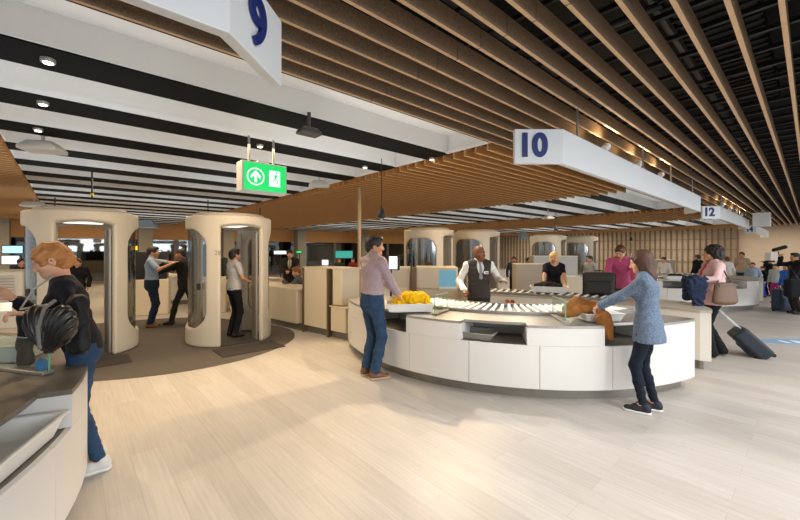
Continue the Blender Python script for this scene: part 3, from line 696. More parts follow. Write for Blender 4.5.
def make_scanner(loc, rz, label):
    e = empty('body_scanner', loc, label, 'body scanner', 'round body scanner booths', rz)
    link_mesh('shell', sv, sf, scan_mat, e, None, True, None, (0, 0, 0))
    for s in (0, 180):
        MB().arc((0, 0), .675, .680, s-44, s+44, .28, 2.0, 24).build('curved_window', acrylic, e, local=True)
    mb = MB(); mb.lathe([(.60, 2.2), (.60, 2.26), (.56, 2.28)], (0, 0, 0), 40).build('roof_cap', M('scanner_roof', '#b3aa9b', .5), e, local=True)
    for s in (-1, 1):
        MB().box((s*.292, 0, 1.0), (.02, .9, 1.96), 0).build('inner_mast', M('scanner_mast', '#8e877e', .35, .3), e, local=True) if False else None
        mb = MB(); mb.box((.30, s*.42, .99), (.04, .22, 1.96)); mb.build('door_jamb', M('scanner_mast', '#8e877e', .35, .3), e, local=True, bevel=.01)
    mb = MB(); mb.box((0, 0, .012), (.62, 1.25, .024)); mb.build('base_plate', M('scanner_floor', '#39342f', .7), e, local=True)
    mb = MB(); mb.box((0, 0, 2.085), (.5, .7, .03)); mb.build('ceiling_lamp', M('scanner_lamp', '#f2f0ea', .4, emit=('#f6f2ea', 1.2)), e, local=True)
    mb = MB(); mb.box((-.62, -.40, 1.02), (.03, .06, .11), R(35)); mb.build('control_panel', black_m, e, local=True, bevel=.008)
    return e
rzs = TH_D          # portal axis (local y) runs across the slats
sc1 = make_scanner((-5.12, 5.98, .0065), rzs, 'left body scanner booth behind the woman in black')
sc2 = duplicate(sc1, (-3.16, 6.86, .0065), 'body scanner booth with a woman standing in it, right of the other', rzs)
duplicate(sc1, (.84, 10.8, 0), 'far body scanner above the cream cabinets left of the man in the vest', rzs+R(18))
duplicate(sc1, (2.42, 11.7, 0), 'far body scanner behind the man in the vest', rzs+R(10))
duplicate(sc1, (6.1, 15.2, 0), 'grey distant body scanner behind the blonde woman', rzs+R(8))
duplicate(sc1, (8.0, 16.4, 0), 'grey distant body scanner right of the blonde woman', rzs+R(8))
matm = M('dark_rubber_mat', '#332d28', .85, bump=(150, .3))
for (x, y), lab in (((-5.12, 5.98), 'dark rubber mat at the mouth of the left body scanner'), ((-3.16, 6.86), 'dark rubber mat at the mouth of the right body scanner')):
    c = np.array((x, y))-Pp*1.0; mb = MB(); mb.box((c[0], c[1], .0105), (1.0, .56, .009), TH_D); meta(mb.build('floor_mat', matm), lab, 'mat', 'scanner mats')
# faint booth number on the right scanner
sn = math.radians(218)
put_text('booth_number', '28', .12, (-.335*1, -.645, 1.6), (.86, -.5, 0), (-.46, -.885, 0), M('faint_grey_print', '#8f887c', .6), sc2) if False else None
me = text_mesh('28', .11, .002); me.materials.clear(); me.materials.append(M('faint_grey_print', '#958d80', .6))
aa = R(-122); nx3 = Vector((math.cos(aa), math.sin(aa), 0)); xx = Vector((-nx3.y, nx3.x, 0))
me.transform(Matrix(((xx.x, 0, nx3.x, nx3.x*.722), (xx.y, 0, nx3.y, nx3.y*.722), (0, 1, 0, 1.58), (0, 0, 0, 1))))
ob = bpy.data.objects.new('booth_number', me); C.objects.link(ob); ob.parent = sc2

# ------------------------------------------------------------------ background fittings
def screen(u, v0, v1, Y, w_px, name, label, mat, cat='screen'):
    x = (u-400)/369*Y; z0 = 1.62-(v1-251)*Y/369; z1 = 1.62-(v0-251)*Y/369; w = w_px*Y/369
    e = empty(name, (x, Y, 0), label, cat)
    MB().box((x, Y+.05, (z0+z1)/2), (w+.06, .06, z1-z0+.06)).build('frame', dark_grey, e)
    MB().box((x, Y+.015, (z0+z1)/2), (w, .012, z1-z0)).build('display', mat, e)
    MB().cyl((x, Y+.09, 0), (x, Y+.09, z0), .03, 8).build('stand', dark_grey, e)
    return e
sb = M('display_sky_blue', '#9fc7e0', .3, emit=('#9cc8e4', 1.3)); swt = M('display_white', '#e6f0f5', .3, emit=('#dcebf4', 1.5)); stl = M('display_teal', '#3a9a90', .3, emit=('#2f968a', .8)); syl = M('display_yellow', '#e8b020', .3, emit=('#f0b820', 1.6)); sgr = M('display_green', '#20b060', .3, emit=('#20c060', 1.2))
screen(12, 246, 253, 13, 20, 'wall_screen', 'sky blue display high behind the woman in black at far left', sb)
screen(10, 256, 264, 12.5, 17, 'wall_screen', 'white display at far left behind the woman in black', swt)
screen(150, 251, 264, 20, 22, 'wall_screen', 'bright white display behind the security officer in the dark suit', swt)
screen(137, 246, 250, 19, 12, 'wayfinding_sign', 'small yellow lit sign above the man in the pale blue shirt', syl, 'sign')
screen(280, 251, 254, 21, 12, 'wayfinding_sign', 'small pale lit sign behind the standing officer', swt, 'sign')
screen(299, 251, 253, 21, 5, 'wayfinding_sign', 'tiny green lit sign right of the standing officer', sgr, 'sign')
screen(344, 251, 258, 22, 17, 'wall_screen', 'teal shop display behind the two far seated people', stl)
screen(325, 260, 265, 8.2, 6, 'monitor', 'small white monitor behind the tall cream cabinet', swt)
screen(160, 265, 268, 20, 18, 'wall_screen', 'red and white strip display behind the officer in the dark suit', M('display_red', '#d05050', .3, emit=('#d86060', .9)))
# white slotted cabinet at far left behind the woman
e = empty('slotted_cabinet', (-8.6, 7.8, 0), 'white slotted cabinet at the far left edge', 'cabinet')
MB().box((-8.7, 7.8, .6), (1.3, .5, 1.2), .4).build('body', white_panel, e, bevel=.01)
mb = MB()
for i in range(9): mb.box((-8.7+.1, 7.8-.28, .62+i*.06), (1.1, .02, .012), .4)
mb.build('slot_rows', M('slot_grey', '#9b958b', .6), e)
MB().box((-8.7, 7.8, 1.21), (1.34, .54, .02), .4).build('top', M('scanner_roof'), e)
# dark machine and low counters seen through and between the scanners
e = empty('xray_machine', (-7.6, 9.4, 0), 'black machine hood seen through the left scanner', 'machine')
MB().box((-6.75, 9.6, 1.25), (1.2, .8, .7), .5).build('hood', black_m, e, bevel=.03); MB().box((-6.75, 9.6, .45), (1.3, .9, .9), .5).build('base', cream_panel, e, bevel=.02)
e = empty('xray_machine', (-5.2, 10.3, 0), 'black machine hood right of the officer in the dark suit', 'machine')
MB().box((-5.1, 9.9, 1.2), (.8, .6, .5), .3).build('hood', black_m, e, bevel=.03); MB().box((-5.1, 9.9, .47), (.9, .7, .95), .3).build('base', cream_panel, e, bevel=.02)
for k, (x, y, L, rz, lab) in enumerate(((-7.9, 12.4, 3.5, -.69, 'long low white counter behind the body scanners'), (-10.2, 9.6, 2.2, -.69, 'low white counter behind the left body scanner'), (-4.2, 10.9, 1.6, -.69, 'low white counter behind the right body scanner'))):
    e = empty('low_counter', (x, y, 0), lab, 'counter'); MB().box((x, y, .47), (L, .6, .7), rz).build('body', white_panel, e, bevel=.015); MB().box((x, y, .06), (L-.1, .5, .12), rz).build('toe_kick', toe, e); MB().box((x, y, .835), (L+.04, .64, .03), rz).build('top', cream_panel, e)

# blue oval floor marking at right
mk = M('blue_floor_print', '#7fa3c6', .5); wk = M('white_floor_print', '#dfe6ec', .5)
oc = np.array((7.35, 6.55)); 
def opt(a, b): return oc+np.array((1, -.08))*a+np.array((.08, 1))*b
mb = MB(); mb.prism([tuple(opt(.95*math.cos(2*PI*i/40), .24*math.sin(2*PI*i/40))) for i in range(40)], 0, .003)
fm = meta(mb.build('floor_marking', mk, smooth=False), 'pale blue oval floor marking with white symbols at right edge', 'floor marking')
for k, x in enumerate((-.5, -.28, -.02, .2, .42)):
    mb = MB(); w = .05 if k % 2 == 0 else .08
    mb.prism([tuple(opt(x-w, -.1)), tuple(opt(x+w, -.1)), tuple(opt(x+w*.7, .1)), tuple(opt(x-w*.5, .1))], .003, .0045); mb.build('white_symbol', wk, fm, smooth=False)
# ================================================================== PEOPLE
def rotz(a): c, s = math.cos(a), math.sin(a); return np.array(((c, -s, 0), (s, c, 0), (0, 0, 1)))
def rotx(a): c, s = math.cos(a), math.sin(a); return np.array(((1, 0, 0), (0, c, -s), (0, s, c)))
def roty(a): c, s = math.cos(a), math.sin(a); return np.array(((c, 0, s), (0, 1, 0), (-s, 0, c)))
def ik(a, c, l1, l2, pole):
    a, c = np.array(a, float), np.array(c, float); d = c-a; L = np.linalg.norm(d)
    if L > (l1+l2)*.995: c = a+d/L*(l1+l2)*.995; d = c-a; L = np.linalg.norm(d)
    w = d/L; x = (l1*l1-l2*l2+L*L)/(2*L); h = math.sqrt(max(l1*l1-x*x, 0)); p = np.array(pole, float); p = nrm(p-w*np.dot(p, w))
    return a+w*x+p*h, c
SKIN = {'fair': '#d6a183', 'warm': '#c98f6b', 'dark': '#7c4a2e', 'tan': '#b47a54'}
def cloth(name, col='#808080', rough=.85, noise=(40, .07), bump=(18, .35)): return M('cloth_'+name, col, rough, noise=noise, bump=bump, spec=.25)
def join(parts):
    V = []; F = []; I = []; n = 0
    for v, f, m in parts:
        v = np.asarray(v).reshape(-1, 3)
        if not len(v): continue
        V.append(v); F += [[int(i)+n for i in q] for q in f]; I += [m]*len(f); n += len(v)
    return np.concatenate(V), F, I
def ball(c, r, n=10):
    v = [c+r*np.array((math.sin(PI*i/n)*math.cos(2*PI*j/n), math.sin(PI*i/n)*math.sin(2*PI*j/n), math.cos(PI*i/n))) for i in range(n+1) for j in range(n)]
    return np.array(v), [[i*n+j, (i+1)*n+j, (i+1)*n+(j+1) % n, i*n+(j+1) % n] for i in range(n) for j in range(n)]

def person(label, loc, heading, H=1.75, female=False, build=1.0, lean=0, side=0, twist=0, look=(0, 0, 0), rw=None, lw=None, ra=None, la=None, seat=None,
           top='shirt', top_m=None, hem=-.05, legs='trousers', legs_m=None, legw=1.0, shoe_m=None, sole_m=None, hair='short', hair_m=None, skin='fair', h=.011,
           jacket_m=None, vest_m=None, tie_m=None, curl=(.5, .5), hdir=(None, None), world=True, name='person', group=None, sleeve=None, open_front=False, pfwd=0, neckline='crew', fdir=(0, 0)):
    s = H/1.75; g = .88 if female else 1.0; b = build
    Rz = rotz(R(heading-90)); base = np.array((loc[0], loc[1], loc[2] if len(loc) > 2 else 0.0))
    toL = (lambda p: Rz.T@(np.array(p, float)-base)) if world else (lambda p: np.array(p, float))
    P = np.array((0, 0, .945*s if seat is None else seat)); 
    if lean and seat is None: P[1] -= .06*s*math.sin(R(lean)); 
    P[1] += pfwd
    u = nrm((math.sin(R(side)), math.sin(R(lean)), math.cos(R(lean))*math.cos(R(side)))); tw = R(twist)
    fw0 = np.array((0, 1.0, 0)); xs = np.array((math.cos(tw), math.sin(tw), 0)); fwd = nrm(np.cross(u, xs))
    xs = nrm(np.cross(fwd, u)); N = P+u*.525*s; SC = P+u*.462*s
    sw = (.165 if female else .188)*s*b; SR, SL = SC+xs*sw, SC-xs*sw
    pr, pi, ro = [R(a) for a in look]
    Hr = rotz(tw+pr)@rotx(-pi-R(lean)*.35)@roty(ro)
    nd = nrm(u*.6+np.array((0, 0, 1))*.55+fwd*.12*math.sin(pi)); Hc = N+nd*.135*s+fwd*.02*s+(Hr@np.array((0, .012*math.sin(pi), 0)))
    Hc = Hc+fwd*.035*s*math.sin(max(pi, 0))
    def hp(x, y, z): return Hc+Hr@(np.array((x, y, z))*s)
    # arms and legs
    l1, l2 = .285*s*(.97 if female else 1), .25*s*(.97 if female else 1)
    WR = toL(rw) if rw is not None else SR+np.array((.06, .06, -.50))*s
    WL = toL(lw) if lw is not None else SL+np.array((-.06, .06, -.50))*s
    ER, WR = ik(SR, WR, l1, l2, xs*.5-fw0*.6-np.array((0, 0, .7))); EL, WL = ik(SL, WL, l1, l2, -xs*.5-fw0*.6-np.array((0, 0, .7)))
    hipw = .088*s; HR, HL = P+np.array((hipw, 0, -.035*s)), P+np.array((-hipw, 0, -.035*s))
    AR = (np.array(ra, float)*s if ra is not None else np.array((.10, -.03, .085))*s); AL = (np.array(la, float)*s if la is not None else np.array((-.10, -.03, .085))*s)
    kp = np.array((0, 1, .12))
    KR, AR = ik(HR, AR, .425*s, .42*s, kp+np.array((.1, 0, 0))); KL, AL = ik(HL, AL, .425*s, .42*s, kp-np.array((.1, 0, 0)))
    LIMB = [(SR, ER, WR, 1), (SL, EL, WL, -1)]; LEG = [(HR, KR, AR, R(fdir[0]), 1), (HL, KL, AL, R(fdir[1]), -1)]
    def torso(f, off, lo=None, hips=True, k=.05):
        wa = (.118 if female else .142)*b; ch = (.138 if female else .162)*b; hi = (.168 if female else .158)*b
        X = np.array((1.0, 0, 0)); o = off
        if hips: f.ecap(P-u*.05*s, P+u*.05*s, X, (hi*s+o, .118*s*b+o), ((hi-.008)*s+o, .112*s*b+o), k=k)
        f.ecap(P+u*.04*s, P+u*.20*s, X, ((hi-.01)*s+o, .110*s*b+o), (wa*s+o, .094*s*b+o), k=k)
        f.ecap(P+u*.20*s, P+u*.37*s, (X+xs)/2, (wa*s+o, .094*s*b+o), (ch*s+o, .110*s*b+o), k=k)
        f.ecap(P+u*.36*s, P+u*.445*s, xs, (ch*s+o, .108*s*b+o), ((ch-.01)*s+o, .082*s*b+o), k=k)
        f.cap(SR-xs*.035*s-u*.012*s, SL+xs*.035*s-u*.012*s, .054*s+o, k=k)
        for q in (SR, SL): f.cap(q-u*.0*s, N+u*.02*s, .045*s+o, .04*s+o, k=.04)
        if female:
            for e in (-1, 1): f.ell(P+u*.335*s+xs*e*.066*s+fwd*.085*s, np.array((.062, .058, .06))*s+o, k=.05)
    def arms(f, off, upto=1.0, wide=0, k=.03):
        for S0, E0, W0, e in LIMB:
            a = .048*g*s*b+off; c_ = .039*g*s+off
            if upto <= .5: f.cap(S0, S0+(E0-S0)*upto*2, a, a-.004, k=k)
            else:
                f.cap(S0, E0, a, c_, k=k); f.cap(E0, E0+(W0-E0)*min((upto-.5)*2, 1), c_, .029*g*s+off+wide, k=k)
    skin_m = M('skin_'+skin, SKIN[skin], .55, noise=(12, .05)); hair_m = hair_m or M('hair_dark', '#1f1712', .55)
    # --- the body: one figure
    bh = max(h, .013); f = Sdf(bh)
    torso(f, -.012); arms(f, -.004); f.cap(N-u*.05*s, hp(0, -.02, -.07), .052*g*s, .05*g*s, k=.04)
    for Hp, K, A, fa, e in LEG:
        f.cap(Hp, K, .078*s, .05*s, k=.04); f.cap(K, A, .05*s, .032*s, k=.03); f.cap(A, A+rotz(fa)@np.array((0, .12, -.04))*s, .03*s, .025*s, k=.03)
    parts = [(*f.mesh(), 0)]
    # head
    f = Sdf(min(h*.55, .0075)); e3 = lambda a, bb, c: np.array((a, bb, c))*s
    f.ell(hp(0, -.014, .028), e3(.076, .097, .09), Hr, k=.01); f.ell(hp(0, .028, -.05), e3(.058 if female else .062, .062, .062), Hr, k=.05)
    f.ell(hp(0, .068, -.094), e3(.028, .024, .022), Hr, k=.035); f.cap(hp(0, -.035, -.05), N-u*.03*s, .05*g*s, .054*g*s, k=.03)
    f.cap(hp(-.03, .078, .022), hp(.03, .078, .022), .013*s, k=.02)
    for e in (-1, 1):
        f.ell(hp(e*.031, .098, .002), e3(.018, .014, .012), Hr, 's', k=.012)
        f.ell(hp(e*.042, .06, -.03), e3(.024, .024, .022), Hr, k=.03)
        f.ell(hp(e*.078, -.008, -.012), e3(.010, .021, .033), Hr, k=.008); f.ell(hp(e*.086, -.004, -.008), e3(.006, .010, .016), Hr, 's', k=.004)
    f.cap(hp(0, .088, .0), hp(0, .109, -.034), .009*s, .0125*s, k=.014)
    for e in (-1, 1): f.ell(hp(e*.011, .1, -.038), e3(.008, .010, .007), Hr, k=.008)
    f.cap(hp(-.02, .084, -.064), hp(.02, .084, -.064), .0075*s, k=.010); f.cap(hp(-.016, .083, -.074), hp(.016, .083, -.074), .0075*s, k=.008)
    v, q = f.mesh(); cen = v[q].mean(1); loc_ = (cen-Hc)@Hr/s
    lip = (np.abs(loc_[:, 0]) < .025) & (loc_[:, 1] > .078) & (loc_[:, 2] < -.058) & (loc_[:, 2] > -.082)
    parts += [(v, q[~lip], 0), (v, q[lip], 1)]
    for e in (-1, 1):
        parts.append((*ball(hp(e*.031, .074, .003), .0125*s), 2)); parts.append((*ball(hp(e*.0315, .081, .003), .0062*s, 8), 3))
        f = Sdf(.004); f.cap(hp(e*.016, .094, .02), hp(e*.046, .082, .023), .0042*s, .003*s, k=.004); parts.append((*f.mesh(), 4))
    # hands with five fingers
    for i, (S0, E0, W0, e) in enumerate(LIMB):
        d = nrm(W0-E0) if hdir[i] is None else nrm(Rz.T@np.array(hdir[i], float)); ref = np.array((e*1.0, 0, 0)) if abs(d[2]) > .6 else np.array((0, 0, 1.0))
        if abs(d[2]) > .6: side_v = nrm(fwd-d*np.dot(fwd, d)); pn = nrm(np.cross(side_v, d)); pn = pn if np.dot(pn, -e*xs) > 0 else -pn      # palm towards the thigh, thumb forward
        else: pn = -nrm(ref-d*np.dot(ref, d)); side_v = nrm(-e*xs-d*np.dot(-e*xs, d)); side_v = nrm(side_v-pn*np.dot(side_v, pn))              # palm down, thumb inward
        hs = s*(.9 if female else 1); cu = curl[i]; f = Sdf(min(h*.5, .006)); B = W0+d*.085*hs
        f.ecap(W0-d*.01*hs, B, side_v, (.028*hs, .017*hs), (.038*hs, .0135*hs), k=.012)
        for j, (o_, L) in enumerate(((.028, .068), (.0095, .078), (-.009, .072), (-.027, .056))):
            p0 = B+side_v*o_*hs-d*.008*hs; a = cu*.9
            p1 = p0+(d*math.cos(a)+pn*math.sin(a))*L*.5*hs; p2 = p1+(d*math.cos(a*2)+pn*math.sin(a*2))*L*.32*hs; p3 = p2+(d*math.cos(a*2.8)+pn*math.sin(a*2.8))*L*.25*hs
            f.cap(p0, p1, .0088*hs, .008*hs, k=.004); f.cap(p1, p2, .008*hs, .0074*hs, k=.004); f.cap(p2, p3, .0074*hs, .0065*hs, k=.004)
        t0 = W0+d*.022*hs+side_v*.022*hs; t1 = t0+nrm(side_v*.75+d*.6+pn*.25)*.042*hs; t2 = t1+nrm(side_v*.2+d*.8+pn*.45)*.034*hs
        f.cap(t0, t1, .0125*hs, .0098*hs, k=.010); f.cap(t1, t2, .0098*hs, .008*hs, k=.004)
        parts.append((*f.mesh(), 0))
    V, F, I = join(parts)
    o = link_mesh(name, V, F, [skin_m, M('lip_'+skin, {'fair': '#b5705f', 'warm': '#a9624f', 'dark': '#613626', 'tan': '#8f5540'}[skin], .5), M('eye_white', '#b3aca4', .4), M('eye_dark', '#20150f', .2), hair_m], None, I, True, None, (0, 0, 0))
    o.location = base; o.rotation_euler = (0, 0, R(heading-90)); meta(o, label, 'person', group)
    # --- trousers
    fold = lambda X, Y, Z: .0035*np.sin(70*Z+9*np.sin(14*X)+7*np.sin(11*Y))*np.sin(23*X+17*Y)
    f = Sdf(h); tf = .019 if hem > -.03 else .006; f.ecap(P-u*.055*s, P+u*.06*s, (1, 0, 0), ((.168 if female else .158)*s*b+tf, .118*s*b+tf), ((.160 if female else .151)*s*b+tf, .113*s*b+tf), k=.03)
    for Hp, K, A, fa, e in LEG:
        kr = .060*s*legw; ar = {'slim': .044, 'trousers': .056, 'flare': .088, 'jeans': .055}[legs]*s*legw
        f.cap(Hp, K, .086*s*min(legw, 1.08)+.004, kr, k=.03); A2 = A+(K-A)*.06 if legs != 'flare' else A
        if legs == 'flare': f.cap(K, K+(A2-K)*.35, kr*.92, kr*.95, k=.02); f.cap(K+(A2-K)*.35, A2+np.array((0, 0, -.02)), kr*.95, ar, k=.03)
        else:
            f.cap(K, K+(A2-K)*.45, kr, (kr+ar)/2*1.02, k=.03); f.cap(K+(A2-K)*.45, A2, (kr+ar)/2*1.02, ar, k=.03)
    f.disp(fold)
    f._pl((0, 0, -1), -.035 if legs == 'flare' else (-.085*s if legs == 'slim' else -.06*s), .004); f._pl(u, np.dot(u, P+u*(.080 if hem > -.03 else .06)*s), .004)
    f.build('trousers', legs_m, o)
    # --- shoes
    shoe_m = shoe_m or M('shoe_black', '#18140f', .5)
    for Hp, K, A, fa, e in LEG:
        f = Sdf(h); Rf = rotz(fa); fx = lambda x, y, z: A+(Rf@np.array((x, y, 0)))*s+np.array((0, 0, -A[2]+z*s+max(A[2]-.085*s, 0)))
        f.ecap(fx(0, -.035, .05), fx(0, .06, .048), Rf@np.array((1.0, 0, 0)), (.038*s, .048*s), (.043*s, .044*s), k=.02)
        f.ecap(fx(0, .05, .04), fx(e*.006, .15, .028), Rf@np.array((1.0, 0, 0)), (.043*s, .04*s), (.043*s, .03*s), k=.03)
        f.cap(fx(0, -.02, .06), fx(0, -.012, .1), .04*s, .042*s, k=.02); zb = fx(0, 0, 0)[2]; f._pl((0, 0, -1), -zb-.001, .003)
        f._pl((0, 0, 1), zb+.108*s, .004)
        so = f.build('shoe', shoe_m, o)
        if sole_m is not None and so is not None:
            f = Sdf(min(h, .009)); f.ecap(fx(0, -.035, .03), fx(0, .06, .03), Rf@np.array((1.0, 0, 0)), (.042*s, .054*s), (.047*s, .05*s), k=.02)
            f.ecap(fx(0, .05, .02), fx(e*.006, .152, .02), Rf@np.array((1.0, 0, 0)), (.047*s, .04*s), (.047*s, .04*s), k=.03)
            f._pl((0, 0, -1), -zb, .002); f._pl((0, 0, 1), zb+.027*s, .002); f.build('sole', sole_m, so)
    # --- top
    f = Sdf(h); off = .010 if not jacket_m else .006; up = {'shirt': .985, 'tee': .30, 'half': .42}[top] if sleeve is None else sleeve
    torso(f, off, k=.05); 
    if hem < -.06: f.ecap(P-u*.04*s, P+u*(hem+.02)*s, (1, 0, 0), ((.174 if female else .160)*s*b+off+.010, .124*s*b+off+.012), ((.180 if female else .166)*s*b+off+.014, .136*s*b+off+.018), k=.03)
    arms(f, off+.003, up, .006)
    if neckline == 'collar': f.cap(N-u*.0*s, N+nd*.055*s+fwd*.005*s, .064*g*s, .060*g*s, k=.02); f.cap(N+nd*.02*s+fwd*.012*s, N+nd*.2*s+fwd*.05*s, .055*g*s, .06*g*s, 's', k=.006); f.ell(N+fwd*.075*s-u*.01*s, np.array((.02, .04, .05))*s, Hr*0+np.stack([xs, fwd, u], 1), 's', k=.01)
    elif neckline == 'scoop': f.ell(N+fwd*.05*s+u*.02*s, np.array((.085, .09, .075))*s, np.stack([xs, fwd, u], 1), 's', k=.01); f.cap(N-u*.02*s, N+nd*.2*s, .06*g*s, .07*g*s, 's', k=.01)
    elif neckline == 'boat': f.ell(N+u*.035*s+fwd*.01*s, np.array((.115, .085, .055))*s, np.stack([xs, fwd, u], 1), 's', k=.01)
    else: f.cap(N+u*.012*s, N+nd*.2*s, .062*g*s, .07*g*s, 's', k=.01)
    f.disp(lambda X, Y, Z: .004*np.sin(46*Z+6*np.sin(11*X+2)+8*np.sin(9*Y))*np.sin(15*X+19*Y+1))
    hp_ = P+u*(.068 if hem > -.03 else hem)*s; f._pl(-u, -np.dot(u, hp_), .004)
    if up > .9:
        for S0, E0, W0, e in LIMB:
            pass
    f.build('shirt' if top != 'tee' else 't_shirt', top_m, o)
    # --- vest or jacket over it
    rot3 = np.stack([xs, fwd, u], 1)
    if vest_m:
        f = Sdf(h); torso(f, .020, k=.05)
        for q, e in ((SR, 1), (SL, -1)): f.ell(q+xs*e*.045*s-u*.03*s, np.array((.062, .12, .105))*s, rot3, 's', k=.015)
        f.ell(N+fwd*.12*s-u*.05*s, np.array((.055, .09, .15))*s, rot3, 's', k=.01); f.cap(N, N+nd*.2*s, .075*s, op='s', k=.01)
        f.ecap(P, P-u*.08*s, (1, 0, 0), (.162*s*b+.018, .12*s*b+.018), (.166*s*b+.018, .122*s*b+.02), k=.03); f._pl(-u, -np.dot(u, P-u*.06*s), .004); f.disp(fold); f.build('waistcoat', vest_m, o)
    if jacket_m:
        f = Sdf(h); torso(f, .024, k=.06); f.ecap(P, P-u*.09*s, (1, 0, 0), (.165*s*b+.024, .12*s*b+.024), (.172*s*b+.026, .125*s*b+.028), k=.03); arms(f, .017, .97, .010)
        f.ell(N+fwd*.13*s-u*.10*s, np.array((.05, .09, .19))*s, rot3, 's', k=.01); f.cap(N+u*.02*s, N+nd*.2*s, .07*s, op='s', k=.01)
        if open_front: f.box(P+u*.22*s+fwd*.16*s, np.array((.055, .12, .5))*s, rot3, .01, 's', k=.01)
        f._pl(-u, -np.dot(u, P-u*.13*s), .004); f.disp(fold); f.build('cardigan' if open_front else 'jacket', jacket_m, o)
    if tie_m:
        f = Sdf(.007); f.ecap(N-u*.03*s+fwd*.085*s, N-u*.13*s+fwd*.128*s, xs, (.016*s, .009*s), (.024*s, .009*s), k=.005); f.ecap(N-u*.13*s+fwd*.128*s, N-u*.27*s+fwd*.134*s, xs, (.024*s, .009*s), (.03*s, .009*s), k=.005); f.ell(N-u*.02*s+fwd*.078*s, np.array((.018, .014, .018))*s, rot3, k=.01); f.build('tie', tie_m, o)
    # --- hair
    if hair != 'bald':
        f = Sdf(min(h*.7, .009)); face = lambda: (f.ell(hp(0, .105, -.055), e3(.074, .085, .088), Hr, 's', k=.012))
        if hair in ('short', 'crop', 'child'):
            o_ = .004 if hair == 'crop' else .011
            f.ell(hp(0, -.016, .030), e3(.076+o_, .098+o_, .09+o_), Hr, k=.01)
            if hair != 'crop': f.ell(hp(0, .055, .098), e3(.055, .045, .022), Hr, k=.03)
            f.ell(hp(0, -.075, -.035), e3(.058, .04, .055), Hr, k=.03); f.ell(hp(0, .105, .004), e3(.066, .055, .06), Hr, 's', k=.012); f.ell(hp(0, .10, -.06), e3(.08, .085, .08), Hr, 's', k=.012)
            for e in (-1, 1): f.ell(hp(e*.09, .0, -.03), e3(.022, .026, .03), Hr, 's', k=.008)
            n_ = Hr@np.array((0, .5, -1.0)); c_ = hp(0, -.09, -.088); f._pl(n_, np.dot(nrm(n_), c_), .01)
        elif hair == 'long':
            f.ell(hp(0, -.015, .032), e3(.087, .108, .098), Hr, k=.01)
            dn = np.array((0, 0, -1.0)); bk = Hr@np.array((0, -1.0, 0)); bk[2] = 0
            p0 = hp(0, -.04, .0); p1 = p0+bk*.05*s+dn*.16*s; p2 = p1+bk*.015*s+dn*.19*s
            f.ecap(p0, p1, Hr[:, 0], (.088*s, .066*s), (.092*s, .046*s), k=.04); f.ecap(p1, p2, Hr[:, 0], (.092*s, .046*s), (.066*s, .02*s), k=.05)
            for e in (-1, 1): f.ecap(hp(e*.066, .005, .03), hp(e*.07, .0, -.07)+dn*.09*s+bk*.02*s, Hr[:, 0], (.024*s, .055*s), (.022*s, .04*s), k=.04)
            f.ell(hp(0, .135, -.045), e3(.066, .098, .115), Hr, 's', k=.02)
        elif hair == 'curly':
            f.ell(hp(0, -.03, .04), e3(.108, .122, .108), Hr, k=.02); f.ell(hp(0, -.07, -.03), e3(.10, .08, .08), Hr, k=.03); face(); f.ell(hp(0, .12, -.02), e3(.066, .08, .07), Hr, 's', k=.012)
            f.disp(lambda X, Y, Z: .016*np.sin(105*X+3*np.sin(40*Z))*np.sin(95*Y+2*np.sin(50*X))*np.sin(110*Z+1)-.004)
        elif hair == 'updo':
            f.ell(hp(0, -.018, .034), e3(.087, .108, .1), Hr, k=.01); f.ell(hp(0, -.085, -.03), e3(.062, .05, .055), Hr, k=.03); f.ell(hp(0, -.045, -.045), e3(.07, .055, .05), Hr, k=.03)
            for e in (-1, 1): f.cap(hp(e*.07, .055, .06), hp(e*.078, .045, -.01), .02*s, .014*s, k=.03)
            f.ell(hp(0, .118, -.055), e3(.066, .085, .105), Hr, 's', k=.012)
            for e in (-1, 1): f.ell(hp(e*.09, .005, -.035), e3(.025, .025, .03), Hr, 's', k=.01)
        if hair in ('updo',):
            f.disp(lambda X, Y, Z: .004*np.sin(95*((Z-Hc[2])*.8+((X-Hc[0])*Hr[0, 1]+(Y-Hc[1])*Hr[1, 1]))+3*np.sin(30*(Z-Hc[2]))))
        if hair != 'curly': 
            a_ = Hr[:, 0]; f.disp(lambda X, Y, Z: .0022*np.sin(260*((X-Hc[0])*a_[0]+(Y-Hc[1])*a_[1]+(Z-Hc[2])*a_[2])+18*(Z-Hc[2])))
        f.build('hair', hair_m, o)
    o['_w'] = [float(x) for x in np.concatenate([base+Rz@WR, base+Rz@WL, base+Rz@N, base+Rz@SR, base+Rz@SL, base+Rz@ER, base+Rz@EL])]
    return o
def W(u, v, Y): return ((u-400)/369*Y, Y, 1.62-(v-251)*Y/369)
def joints(o): a = np.array(o['_w']).reshape(-1, 3); return dict(zip(('rw', 'lw', 'n', 'rs', 'ls', 're', 'le'), a))
def nohelp(o):
    if '_w' in o: del o['_w']
hair_gold = M('hair_golden', '#b0743a', .5, noise=(30, .25)); hair_blond = M('hair_blond', '#d9b679', .42, noise=(30, .2)); hair_brown = M('hair_brown', '#4a2d1c', .6, noise=(30, .25)); hair_dk = M('hair_dark', '#1f1712', .55); hair_mid = M('hair_mid_brown', '#5b3b25', .5, noise=(30, .2))
denim = cloth('denim', '#2a4059', .9, (14, .3)); denim_d = cloth('denim_dark', '#1c2736', .9, (14, .2)); blk = cloth('black', '#15151a'); charcoal = cloth('charcoal', '#2b2927'); white_c = cloth('white', '#d6d3cf'); suit = cloth('suit', '#26221f')
brown_sh = M('shoe_brown', '#6b4223', .5); white_sole = M('sole_white', '#d9d6d0', .6); sneaker = M('sneaker_white', '#c9c7c1', .6)

